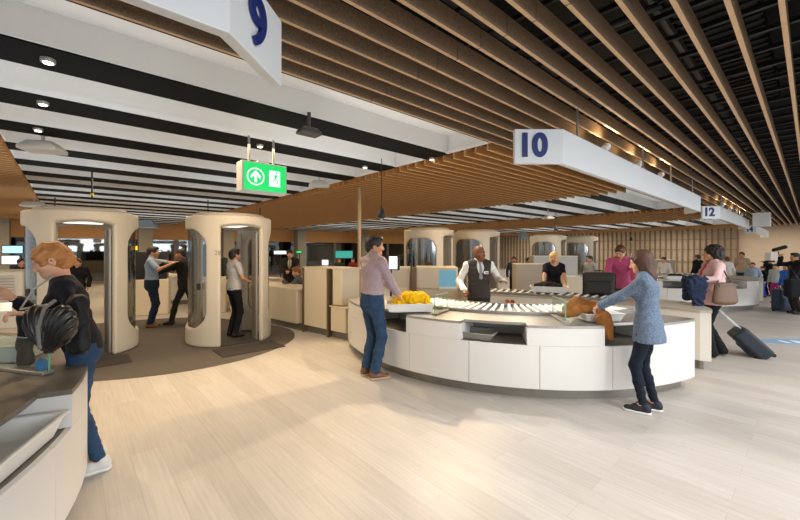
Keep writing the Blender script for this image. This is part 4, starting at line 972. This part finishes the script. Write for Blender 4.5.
# 1 the woman in black at the left
w1 = person('woman with golden hair in a black top leaning over the left corner counter', (-2.28, 2.77), 219, 1.72, True, .86, lean=13, pfwd=.09, look=(0, 20, 0), rw=W(12, 298, 2.5), lw=W(27, 314, 2.3), ra=(.09, .0, .085), la=(-.09, -.02, .085),
    top='shirt', top_m=cloth('black_knit', '#17171f', .8), hem=-.055, legs='slim', legs_m=denim, legw=1.0, shoe_m=sneaker, sole_m=white_sole, hair='updo', hair_m=hair_gold, h=.009, neckline='boat', curl=(.25, .9), fdir=(0, -8), sleeve=.90)
# 2 the man in the mauve shirt
w2 = person('man in mauve shirt and jeans standing with a tray of yellow cloth', (-.36, 4.76), 38, 1.84, False, .98, lean=2, look=(-30, 4, 0), rw=(.0, 4.80, 1.0), lw=(.0, 5.2, 1.0), top='shirt', top_m=cloth('mauve', '#a08d93', .8, (60, .1)), hem=.0, legs='jeans', legs_m=denim, legw=1.06, shoe_m=brown_sh, sole_m=M('sole_tan', '#b9a58a', .6), hair='short', hair_m=hair_dk, skin='warm', h=.010, neckline='collar', curl=(.4, .4), fdir=(-12, 10))
# 3 the officer in the vest
w3 = person('man in white shirt and dark waistcoat inside the roller loop, pointing', (1.26, 5.9), -88, 1.73, False, 1.0, look=(38, 6, 0), rw=W(464, 290, 5.72), lw=W(503, 281, 5.72), top='shirt', top_m=cloth('bright_white', '#e3e0da'), hem=-.02, legs_m=charcoal, vest_m=cloth('vest', '#3d3833', .8), tie_m=cloth('tie_grey', '#8c8f98', .6), hair='bald', skin='dark', h=.011, neckline='collar', curl=(.9, .2))
# 4 the blonde woman
w4 = person('blonde woman in a black T-shirt reaching into a white tray', (3.08, 7.42), -96, 1.64, True, 1.0, lean=7, look=(-6, 8, 0), rw=W(543, 287, 7.0), lw=W(566, 286, 6.95), top='tee', top_m=blk, hem=-.05, legs_m=denim_d, hair='long', hair_m=hair_blond, h=.012, neckline='scoop')
# 5 the man in pink
w5 = person('man in a pink shirt with rolled sleeves handling a dark suitcase', (4.28, 7.15), -125, 1.77, False, 1.0, lean=10, look=(-15, 28, 0), rw=W(608, 279, 6.75), lw=W(634, 287, 6.6), top='shirt', top_m=cloth('pink', '#b9547c', .8, (90, .12)), hem=-.04, legs_m=cloth('brown_trousers', '#4a3426'), hair='short', hair_m=hair_mid, h=.012, neckline='collar', sleeve=.78)
# 6 the woman in grey
w6 = person('woman with long brown hair in a speckled blue grey blouse at the counter', (2.5, 3.72), 138, 1.65, True, .90, lean=3, look=(14, 14, 0), rw=(2.2, 4.16, 1.0), lw=(2.1, 3.98, .99), ra=(.085, -.05, .085), la=(-.085, .03, .085), top='shirt', top_m=M('cloth_speckled', '#5f6f83', .85, noise=(120, .8), bump=(18, .3)), hem=-.19, legs='slim', legs_m=cloth('dark_navy', '#131b26'), legw=.94, shoe_m=M('shoe_dark_sport', '#1b2029', .7), sole_m=white_sole, hair='long', hair_m=hair_brown, h=.009, neckline='crew', fdir=(5, 0), curl=(.6, .6))
# 7 the curly woman
w7 = person('woman with curly dark hair in a pale pink cardigan pulling a suitcase', (4.82, 5.68), 162, 1.72, True, 1.05, lean=0, look=(-8, -4, 0), rw=(4.86, 5.95, .86), lw=W(697, 279, 5.45), ra=(.09, -.14, .10), la=(-.09, .06, .085), top='shirt', top_m=cloth('coral_red', '#c2402f'), jacket_m=cloth('pale_pink', '#c9a8a8', .85), open_front=True, hem=-.04, legs='flare', legs_m=cloth('black_flares', '#121316'), hair='curly', hair_m=M('hair_black_curls', '#1c1512', .6), skin='warm', h=.011, neckline='scoop', curl=(1.0, .6))
# 8, 9 the search
w8 = person('man in a pale blue shirt being searched, arms held out', (-5.28, 7.85), 25, 1.74, False, 1.0, look=(0, 5, 0), rw=W(171, 264, 7.75), lw=(-4.85, 8.45, 1.34), top='half', top_m=cloth('pale_blue', '#8796a8'), hem=-.02, legs_m=denim_d, shoe_m=brown_sh, hair='short', skin='warm', h=.013, neckline='collar', curl=(.2, .2))
w9 = person('officer in a dark suit searching the man in the pale blue shirt', (-4.72, 8.12), 192, 1.70, False, 1.05, lean=8, look=(0, 8, 0), rw=W(162, 264, 8.1), lw=W(158, 272, 7.95), ra=(.1, -.28, .11), la=(-.1, .26, .085), top='shirt', top_m=white_c, jacket_m=suit, tie_m=blk, legs_m=suit, hair='crop', skin='tan', h=.013, neckline='collar', curl=(.2, .2))
# 10 in the scanner
w10 = person('woman in a pale T-shirt and dark trousers inside the right body scanner', (-3.10, 6.90, .024), 50, 1.66, True, 1.0, look=(0, -4, 0), rw=(-2.75, 6.92, 1.02), lw=(-3.12, 7.16, 1.0), top='tee', top_m=cloth('light_grey', '#b5b2ad'), hem=-.03, legs_m=blk, hair='short', hair_m=hair_dk, skin='warm', h=.013)
# 11, 12 officers behind the low counter
w11 = person('officer in a dark suit standing behind the low cream counter', (-2.95, 9.9), -80, 1.68, False, 1.0, look=(10, 12, 0), rw=(-2.95, 9.55, 1.1), lw=(-2.85, 9.55, 1.1), top='shirt', top_m=white_c, jacket_m=suit, tie_m=cloth('tie_gold', '#9a8a5a'), legs_m=suit, hair='short', skin='warm', h=.015, neckline='collar')
w12 = person('red haired person in grey seated at the low cream counter', (-2.42, 8.95), 200, 1.66, False, .95, seat=.50, lean=6, look=(0, 12, 0), rw=(-2.8, 8.9, .9), lw=(-2.75, 8.7, .9), ra=(.1, .35, .085), la=(-.1, .35, .085), top='shirt', top_m=cloth('grey_jacket', '#565a62'), legs_m=suit, hair='short', hair_m=M('hair_auburn', '#8a4f24', .5), h=.015, neckline='collar')
FAR = [
 # u, v_top, Y, heading, label, shirt, trousers, hair, kwargs
 (78, 258, 8.9, -60, 'smiling man with brown hair seen through the left body scanner', blk, suit, hair_mid, {}),
 (21, 257.5, 8.6, -20, 'dark haired person in a dark top at the far left edge', cloth('dark_teal', '#20302e'), suit, hair_dk, {}),
 (664, 256.5, 13, 200, 'dark haired person in a white shirt right of the woman in grey', white_c, denim_d, hair_dk, {}),
 (698, 254, 13.8, 100, 'person in a black shirt behind the head of the curly haired woman', blk, suit, hair_brown, {}),
 (727, 256, 13.2, 95, 'person in a white shirt seen from the back right of the curly haired woman', white_c, suit, hair_mid, dict(build=1.1)),
 (742, 251.5, 13.6, 205, 'tall man in a beige shirt beyond the distant counter', cloth('beige', '#b39c86'), denim, hair_dk, {}),
 (753, 262, 12.3, 215, 'person in a light blue top right of the man in beige', cloth('sky', '#93a9bd'), denim, hair_dk, {}),
 (763, 266, 12.9, 170, 'child in a dark top and bright blue trousers', blk, cloth('bright_blue', '#2d55c0'), hair_dk, dict(hair='child')),
 (769, 258, 13.2, 180, 'camera operator in black with one arm raised', blk, blk, hair_dk, {}),
 (776, 263.5, 11.5, 190, 'child in a grey top and bright pink trousers', cloth('pale_grey', '#a9b0b5'), cloth('hot_pink', '#b0307c'), hair_dk, dict(hair='child')),
 (787, 263.5, 10.3, 175, 'child in a bright blue top at right', cloth('royal', '#2f6fd0'), suit, hair_dk, dict(hair='child')),
 (796, 252, 9.5, 165, 'adult in a long black coat at the right edge, arm stretched out', blk, suit, hair_dk, dict(jacket_m=blk)),
 (590, 255, 11.3, 200, 'dark haired person in a light shirt between blonde woman and suitcase', cloth('light_stone', '#a8a49c'), denim_d, hair_dk, {}),
 (514, 256, 12.3, 250, 'dark clothed person behind the grey cabinet, left of two', cloth('slate', '#3a4250'), suit, hair_dk, {}),
 (528, 257, 12.4, 290, 'dark clothed person behind the grey cabinet, right of two', blk, suit, hair_dk, {}),
 (339, 257.5, 14.5, -60, 'person in dark green far behind the cabinets left of the pole', cloth('dark_green', '#2d3a30'), suit, hair_mid, {}),
 (353, 257.5, 14.7, -110, 'person in a red top far behind the cabinets left of the pole', cloth('red_top', '#8a3030'), suit, hair_mid, {}),
 (408, 246, 12.8, -90, 'person in dark clothes seen through the window of the far scanner', charcoal, suit, hair_dk, {}),
]
FP = {}
for u_, v_, Y, hd, lab, tm, lm, hm, kw in FAR:
    x, _, zt = W(u_, v_, Y); kw = dict(kw); hr = kw.pop('hair', 'short')
    if 'camera operator' in lab: kw.update(rw=W(768, 257, 13.05), lw=W(764, 262, 13.0))
    if 'long black coat' in lab: kw.update(rw=W(781, 257, 9.6), lw=W(788, 283, 9.3))
    FP[lab] = person(lab, (x, Y), hd, zt, False, top='shirt', top_m=tm, legs_m=lm, hair=hr, hair_m=hm, skin='warm', h=.018, **kw)

# ================================================================== THINGS PEOPLE CARRY AND THINGS ON THE COUNTERS
J = joints(w1)
# dark pleated shoulder bag
pleat_m = M('pleated_black_leather', '#26221f', .33, noise=(10, .15)); bc = np.array(W(50, 327, 2.26))
f = Sdf(.006); ax = nrm((1, -.15, 0)); ay = np.array((-ax[1], ax[0], 0)); up_ = np.array((0, 0, 1.0)); r3 = np.stack([ax, ay, up_], 1)
f.ell(bc+ax*.075+up_*.01, (.10, .06, .125), r3@roty(.35), k=.03); f.ell(bc-ax*.075+up_*.01, (.085, .06, .125), r3@roty(-.35), k=.03); f.ell(bc-up_*.09, (.05, .05, .07), r3, k=.04)
def pl(X, Y, Z):
    a = (X-bc[0])*ax[0]+(Y-bc[1])*ax[1]; z = Z-bc[2]+.17; th_ = np.arctan2(a, z+.02)
    return .006*np.sin(th_*46+6*np.abs(a))
f.disp(pl)
bag = f.build('pleated_bag', pleat_m); meta(bag, 'shiny black pleated bag hanging on the forearm of the woman in black', 'bag')
st = MB(); st.tube([tuple(bc-up_*.12+ay*-.055), tuple(bc-ay*.065), tuple(bc+up_*.12-ay*.03), tuple(bc+up_*.16+ay*.03)], .011, 8)
o = st.build('bag_strap', M('strap_grey', '#77716a', .4), None); o.parent = bag; o.matrix_parent_inverse = bag.matrix_basis.inverted()
# coat over her arm
f = Sdf(.008); c0 = np.array(W(78, 322, 2.44)); f.ecap(c0+(0, 0, .13), c0+(.0, 0, -.17), (1, 0, 0), (.055, .06), (.075, .045), k=.03)
f.disp(lambda X, Y, Z: .006*np.sin(80*X+5*np.sin(14*Z))*np.sin(12*Z+60*Y))
o = f.build('folded_coat', cloth('black_coat', '#1b1b1d', .6)); meta(o, 'black coat hanging behind the pleated bag of the woman in black', 'coat')
f = Sdf(.008); c0 = np.array(W(25, 342, 2.52)); f.ecap(c0+(0, 0, .18), c0+(0, 0, -.14), (1, 0, 0), (.04, .04), (.055, .035), k=.03); f.disp(lambda X, Y, Z: .005*np.sin(90*X+4*np.sin(16*Z)))
o = f.build('scarf', cloth('black_coat')); meta(o, 'dark scarf hanging in front of the woman in black above the white tray', 'scarf')
ph = MB(); pc_ = J['lw']+nrm(J['lw']-J['le'])*.10+np.array((0, 0, .03)); pa, pb = nrm((-.66, .66, .35)), nrm((.7, .7, -.05)); ph.axes(pc_, pa*.06, nrm(pb-pa*np.dot(pa, pb))*.034, nrm(np.cross(pa, pb))*.004)
o = ph.build('phone', M('phone_white', '#e4e2e0', .3), None, bevel=.003); meta(o, 'white phone held by the woman in black', 'phone')
mb = MB(); n_ = J['n']; mb.tube([tuple(n_+np.array((.02, -.075, .02))), tuple(n_+np.array((-.06, -.14, -.07))), tuple(n_+np.array((-.10, -.19, -.2))), tuple(bc+np.array((0, -.02, .14)))], .006, 6)
o = mb.build('necklace_strap', M('strap_pale', '#a9a299', .5)); meta(o, 'thin pale strap down the front of the woman in black', 'strap')
f = Sdf(.006); c0 = np.array((-2.36, 2.43, .87)); f.ell(c0, (.035, .03, .045), k=.02); f.ell(c0+(.01, 0, -.02), (.02, .03, .03), k=.02)
o = f.build('glove', cloth('glove_blue', '#3d78a8')); meta(o, 'small crumpled blue glove on the left corner counter behind the glass', 'glove')
# yellow cloth in the tray
f = Sdf(.009); random.seed(3)
for (x, y, z, a, b_, c_) in ((-.05, .0, .07, .2, .13, .075), (.12, .02, .08, .15, .13, .085), (-.16, -.02, .05, .10, .11, .06), (.02, -.06, .10, .13, .09, .06), (.19, -.03, .05, .07, .12, .07), (-.02, .08, .10, .16, .07, .06)):
    f.ell((.145+x, 4.90+y, .875+z*1.25), (a*.85, b_, c_*1.25), rotz(random.uniform(-.5, .5)), k=.035)
f.disp(lambda X, Y, Z: .015*np.sin(30*X+9*np.sin(15*Y)+16*Z)*np.sin(26*Z+20*Y+5*np.sin(18*X))); f._pl((0, 0, -1), -.853, .005)
o = f.build('yellow_cloth', cloth('yellow', '#e8b400', .8, (8, .08))); meta(o, 'crumpled bright yellow cloth lying in the tray', 'cloth')
# brown jacket draped over its tray
f = Sdf(.009); jx, jy = 2.12, 4.26
for a, b_, r1, r2 in (((-.20, -.02, .96), (-.05, .05, 1.02), .05, .06), ((-.05, .05, 1.02), (.13, .02, .98), .06, .055), ((-.24, -.06, .90), (-.12, -.08, .93), .04, .05), ((-.1, -.05, .96), (.1, -.06, .95), .05, .05), ((.13, -.05, .95), (.13, -.22, .90), .055, .05), ((.13, -.24, .89), (.14, -.27, .70), .055, .045), ((.06, -.23, .88), (.07, -.26, .74), .04, .03), ((.0, .1, .96), (.15, .1, .95), .04, .04)):
    f.cap((jx+a[0], jy+a[1], a[2]), (jx+b_[0], jy+b_[1], b_[2]), r1, r2, k=.04)
f.disp(lambda X, Y, Z: .008*np.sin(60*X+8*np.sin(20*Y)+14*Z)*np.sin(26*Z+33*Y))
o = f.build('brown_jacket', cloth('tan_brown', '#8c5a2b', .85, (10, .15))); meta(o, 'tan brown jacket draped over a tray in the hands of the woman in grey', 'jacket')
# black jacket in the blonde woman's tray
f = Sdf(.012); tx_, ty_ = 2.74, 6.78
for x, y, z, a, b_, c_ in ((-.1, .02, .05, .17, .12, .06), (.1, -.02, .05, .13, .12, .05), (0, .05, .08, .14, .1, .05)): f.ell((tx_+x, ty_+y, .93+z), (a, b_, c_), rotz(-.3), k=.03)
f.disp(lambda X, Y, Z: .01*np.sin(40*X+6*np.sin(25*Y))*np.sin(33*Z+20*Y)); f._pl((0, 0, -1), -.892, .004)
o = f.build('black_jacket', cloth('soft_black', '#1c1a19')); meta(o, 'black jacket lying in the tray of the blonde woman', 'jacket')
f = Sdf(.012); f.ell((7.72, 10.3, .90), (.2, .13, .085), rotz(-.35), k=.02); f.ell((7.60, 10.33, .92), (.1, .1, .06), k=.04); f._pl((0, 0, -1), -.842, .004)
o = f.build('black_bag', cloth('soft_black')); meta(o, 'soft black bag in a tray on the distant curved counter', 'bag')
# dark cabin suitcase standing on the straight counter
def suitcase(name, label, loc, rz, Wd, Dp, Hh, mat, wheels=True):
    e = empty(name, loc, label, 'suitcase', rz=rz); f = Sdf(.012)
    f.box((0, 0, Hh/2+.03), (Wd/2, Dp/2, Hh/2-.0), None, .045, k=.005); f.box((0, -Dp/2-.005, Hh*.42), (Wd*.40, .02, Hh*.26), None, .018, k=.012)
    f.build('body', mat, e); 
    mb = MB(); mb.tube([(-.06, 0, Hh+.02), (-.055, 0, Hh+.055), (.055, 0, Hh+.055), (.06, 0, Hh+.02)], .011, 8); mb.build('carry_handle', black_m, e, local=True)
    mb = MB(); mb.box((0, -Dp/2+.02, Hh*.5+.03), (Wd+.006, .008, Hh*.9)); mb.build('zip_band', black_m, e, local=True)
    if wheels:
        for s_ in (-1, 1): MB().cyl((s_*Wd*.38-.014, Dp*.32, .028), (s_*Wd*.38+.014, Dp*.32, .028), .028, 14).build('wheel', black_m, e, local=True)
    return e
case_m = M('dark_suitcase_fabric', '#2a2523', .55, noise=(60, .15), bump=(120, .2)); navy_case = M('navy_suitcase_fabric', '#1d2733', .6, noise=(60, .12), bump=(120, .2))
suitcase('cabin_suitcase', 'dark brown cabin suitcase standing on the straight counter before the man in pink', (3.46, 6.42, .822), R(-28), .50, .22, .40, case_m)
# rolling suitcase pulled along
rs = suitcase('rolling_suitcase', 'navy rolling suitcase tilted on the floor behind the curly haired woman', (5.5, 5.56, 0), 0, .36, .22, .50, navy_case)
hnd = np.array(joints(w7)['rw'])+np.array((0.02, 0, -.08)); wheel = np.array((5.58, 5.62, .0)); ax_ = nrm(hnd-wheel); ax_[2] = ax_[2]
yb = nrm(np.cross((0, 0, 1.0), ax_)); xb = yb; zb_ = nrm(ax_); nb = np.cross(zb_, xb)
mb = MB()
for s_ in (-.07, .07): mb.cyl((s_, .06, .5), (s_, .06, float(np.linalg.norm(hnd-wheel))-.01), .008, 8)
L_ = float(np.linalg.norm(hnd-wheel)); mb.build('pull_rods', M('pull_rod_metal', '#a6a6a6', .3, .7), rs, local=True); mb = MB(); mb.tube([(-.085, .06, L_-.01), (-.05, .06, L_+.015), (.05, .06, L_+.015), (.085, .06, L_-.01)], .014, 8); mb.build('pull_grip', black_m, rs, local=True)
rs.rotation_euler = Matrix(np.stack([xb, nb, zb_], 1).tolist()).to_euler(); rs.location = tuple(wheel)
# curly woman's coat and handbag
J7 = joints(w7); fc0 = (J7['lw']+J7['le'])/2+np.array((-.12, .02, 0)); J7['lw'] = J7['lw']+np.array((-.04, 0, 0)); fd = nrm(J7['lw']-J7['le']); f = Sdf(.010)
f.cap(fc0-fd*.08+(0, 0, .0), J7['lw']+fd*.01+(0, 0, -.01), .058, .07, k=.03)
for k_, a_ in enumerate((-.05, .01, .07, .13)): f.cap(fc0+fd*a_+(0, -.05, -.04), fc0+fd*(.03+a_*.6)+(0, -.06, (-.36, -.42, -.38, -.26)[k_]), .05, .036, k=.012)
f.cap(fc0+fd*.12+(0, .05, 0), fc0+fd*.10+(0, .05, -.28), .05, .05, k=.03)
f.disp(lambda X, Y, Z: .010*np.sin(62*X+6*np.sin(15*Z))*np.sin(30*Y+19*Z))
o = f.build('navy_coat', cloth('navy_coat', '#1f2b45', .8)); meta(o, 'dark navy coat folded over the forearm of the curly haired woman', 'coat')
hb = np.array(W(725, 294, 5.30)); e = empty('handbag', (hb[0], hb[1], hb[2]-.16), 'tan leather handbag on the shoulder of the curly haired woman', 'handbag'); f = Sdf(.008); bx = nrm((1, .1, 0)); by = np.array((-bx[1], bx[0], 0)); r3b = np.stack([bx, by, up_], 1)
f.ecap(hb+(0, 0, -.10), hb+(0, 0, .12), bx, (.20, .07), (.165, .05), k=.02); f._pl((0, 0, -1), -(hb[2]-.16), .02); f._pl((0, 0, 1), hb[2]+.17, .01)
tan = M('tan_leather', '#64462e', .5, noise=(12, .12)); f.build('bag_body', tan, e, local=False)
mb = MB(); sh_ = J7['ls']; mb.tube([tuple(hb+bx*-.12+(0, 0, .15)), tuple(sh_+np.array((-.06, -.075, -.12))), tuple(sh_+np.array((.0, -.02, .075))), tuple(sh_+np.array((.05, -.07, -.12))), tuple(hb+bx*.12+(0, 0, .15))], .011, 8); mb.build('shoulder_strap', M('strap_brown', '#5c4533', .5), e)
mb = MB(); mb.axes(hb+np.array((0, -.055, .135)), bx*.14, by*.004, (0, 0, .012)); mb.build('trim_band', M('strap_brown'), e)
# officer's badge
J3 = joints(w3); 
mb = MB(); bpos = J3['n']+np.array((.085, -.138, -.17)); mb.axes(bpos, (.035, 0, 0), (0, .004, 0), (0, 0, .022)); o = mb.build('name_badge', M('badge_white', '#eeeae6', .4)); o.parent = w3; o.matrix_parent_inverse = w3.matrix_basis.inverted()
mb = MB(); mb.axes(bpos+np.array((.008, -.004, -.004)), (.02, 0, 0), (0, .003, 0), (0, 0, .008)); o2 = mb.build('badge_stripe', M('badge_red', '#b5303a', .5)); o2.parent = w3; o2.matrix_parent_inverse = w3.matrix_basis.inverted()
# camera crew and bags at the right
cp = np.array(W(771, 256.5, 12.9)); e = empty('film_camera_light', tuple(cp-(0, 0, .14)), 'white boxy camera light held up by the crew at right', 'camera light')
MB().axes(cp, (.15, .03, 0), (-.02, .1, 0), (0, 0, .14)).build('diffuser', M('diffuser_white', '#e6e0d8', .5), e, bevel=.02); MB().axes(cp-np.array((.02, 0, .17)), (.1, 0, 0), (0, .06, 0), (0, 0, .03)).build('grip', black_m, e)
f = Sdf(.015); a_ = np.array(W(774, 250, 9.75)); b2 = np.array(W(785, 247, 9.75)); f.cap(a_, b2, .045, .05, k=.01); f.disp(lambda X, Y, Z: .008*np.sin(120*X)*np.sin(110*Z)*np.sin(115*Y))
bm2 = f.build('fluffy_microphone', M('mic_fur', '#17150f', .95)); meta(bm2, 'fluffy black microphone on a boom at the right', 'microphone')
o = MB().tube([tuple(a_+(.12, 0, -.04)), tuple((a_+np.array(W(783, 258, 9.65)))/2), W(783, 258, 9.65)], .012, 8).build('boom_pole', dark_grey); o.parent = bm2; o.matrix_parent_inverse = bm2.matrix_basis.inverted()
bp_ = np.array(W(793, 288, 9.1)); e = empty('shoulder_bag', tuple(bp_-(0, 0, .22)), 'large black shoulder bag at the right edge', 'bag')
f = Sdf(.015); f.box(bp_, (.20, .09, .22), rotz(.2), .05, k=.01); f.build('bag_body', blk, e, local=False); MB().tube([tuple(bp_+(-.14, 0, .2)), tuple(bp_+(0, .08, .55)), tuple(bp_+(.14, 0, .2))], .014, 8).build('strap', black_m, e)
x_, y_ = W(781, 300, 9.9)[:2]; suitcase('upright_suitcase', 'dark blue upright suitcase on the floor at the right edge', (x_, y_, 0), .2, .38, .24, .58, M('blue_case', '#26384f', .6))
x_, y_ = W(793, 305, 9.9)[:2]; e = empty('pink_bag', (x_, y_, 0), 'small bright pink bag on the floor at the right edge', 'bag'); f = Sdf(.015); f.box((x_, y_, .16), (.14, .09, .16), None, .05, k=.01); f.build('bag_body', cloth('pink_bag', '#b8408a'), e, local=False); MB().tube([(x_-.06, y_, .31), (x_-.04, y_, .38), (x_+.04, y_, .38), (x_+.06, y_, .31)], .01, 8).build('carry_handle', black_m, e)
x_, y_, z_ = W(751, 281, 9.2); 
for ob in [x for x in C.objects if '_w' in x]: nohelp(ob)
# ================================================================== LIGHT
w = bpy.data.worlds.new('world'); bpy.context.scene.world = w; w.use_nodes = True
w.node_tree.nodes['Background'].inputs[0].default_value = (.85, .93, 1, 1); w.node_tree.nodes['Background'].inputs[1].default_value = .9
def area(t, q, z, sx, sy, e, col, up=False, sp=None):
    li = bpy.data.lights.new('panel', 'AREA'); li.shape = 'RECTANGLE'; li.size = sx; li.size_y = sy; li.energy = e; li.color = col
    if sp: li.spread = R(sp)
    o = bpy.data.objects.new('unseen_area_light', li); C.objects.link(o); o.location = tq(t, q, z); o.rotation_euler = (PI if up else 0, 0, TH_D)  # unseen area lamp, no fixture modelled
def spot(x, y, z, tx, ty, tz, e, col, ang, r=.06, blend=.4):
    li = bpy.data.lights.new('spot', 'SPOT'); li.energy = e; li.color = col; li.spot_size = R(ang); li.spot_blend = blend; li.shadow_soft_size = r
    o = bpy.data.objects.new('spot_lamp', li); C.objects.link(o); o.location = (x, y, z)
    o.rotation_euler = (Vector((tx, ty, tz))-Vector((x, y, z))).to_track_quat('-Z', 'Y').to_euler()
WARM = (1, .74, .45); NEU = (1, .93, .84); COOL = (.86, .93, 1)
# unseen warm area lights in rows below the striped and lattice ceilings
for t in (-3, 1.5, 7, 12.5, 18, 24):
    for q in (5.2, 9.5, 15, 20.5): area(t, q, 2.98, 2.5, 1.0, 62 if t < 10 else 50, WARM if t < 10 else (1, .84, .64))
for t in (-.3, 2.8, 11.2, 14.0, 22.5, 25):
    for q in (4.6, 8, 12.5, 18): area(t, q, 2.3, 2.4, 2.6, 9, (.88, .95, 1), True, 120)  # unseen cool uplights added in mid-air to brighten the white coffers
# unseen neutral area lights added to brighten the front aisle
for t in (1, 5, 10, 16, 23): area(t, -1.5, 2.95, 3, 2.2, 72, (1, .97, .94))
# daylight from the glazed front behind the camera
li = bpy.data.lights.new('daylight', 'AREA'); li.shape = 'RECTANGLE'; li.size = 16; li.size_y = 2.4; li.energy = 620; li.spread = R(100); li.color = COOL
o = bpy.data.objects.new('window_daylight', li); C.objects.link(o); o.location = tq(6, -8.3, 2.6); o.rotation_euler = (Vector((Pp[0], Pp[1], -.62))).to_track_quat('-Z', 'Y').to_euler()
# spots over the lanes
spot(1.1, 6.3, 2.9, -.4, 4.5, .0, 330, WARM, 62, .05, .5)
for q in (-4, 1, 6, 11, 16): area(27.6, q, 2.95, 2.0, 3.0, 70, (1, .93, .84))  # unseen area lights added to brighten the end wall
spot(.6, 6.2, 2.9, 1.6, 4.6, .6, 140, NEU, 80)
spot(.6, 5.6, 2.9, 2.5, 3.7, .5, 200, (1, .95, .88), 70)
spot(.9, 1.2, 2.9, .6, 2.4, 0, 150, (1, .96, .92), 95)
spot(3.2, 2.2, 2.9, 2.6, 3.2, 0, 110, (.95, .97, 1), 90)
spot(5.5, 4.2, 2.9, 5.6, 4.8, 0, 120, (1, .96, .9), 90)
spot(-1.2, 6.4, 2.9, -1.5, 4.9, .1, 200, WARM, 75)
spot(-3.4, 3.4, 2.9, -2.6, 3.6, .1, 90, WARM, 85)
spot(2.6, 8.0, 2.9, 2.2, 6.3, .8, 110, (1, .85, .65), 90)
vs = bpy.context.scene.view_settings
vs.view_transform = 'Standard'; vs.look = 'None'; vs.gamma = 1; vs.exposure = .15
bpy.context.scene.cycles.max_bounces = 6; bpy.context.scene.cycles.transparent_max_bounces = 12
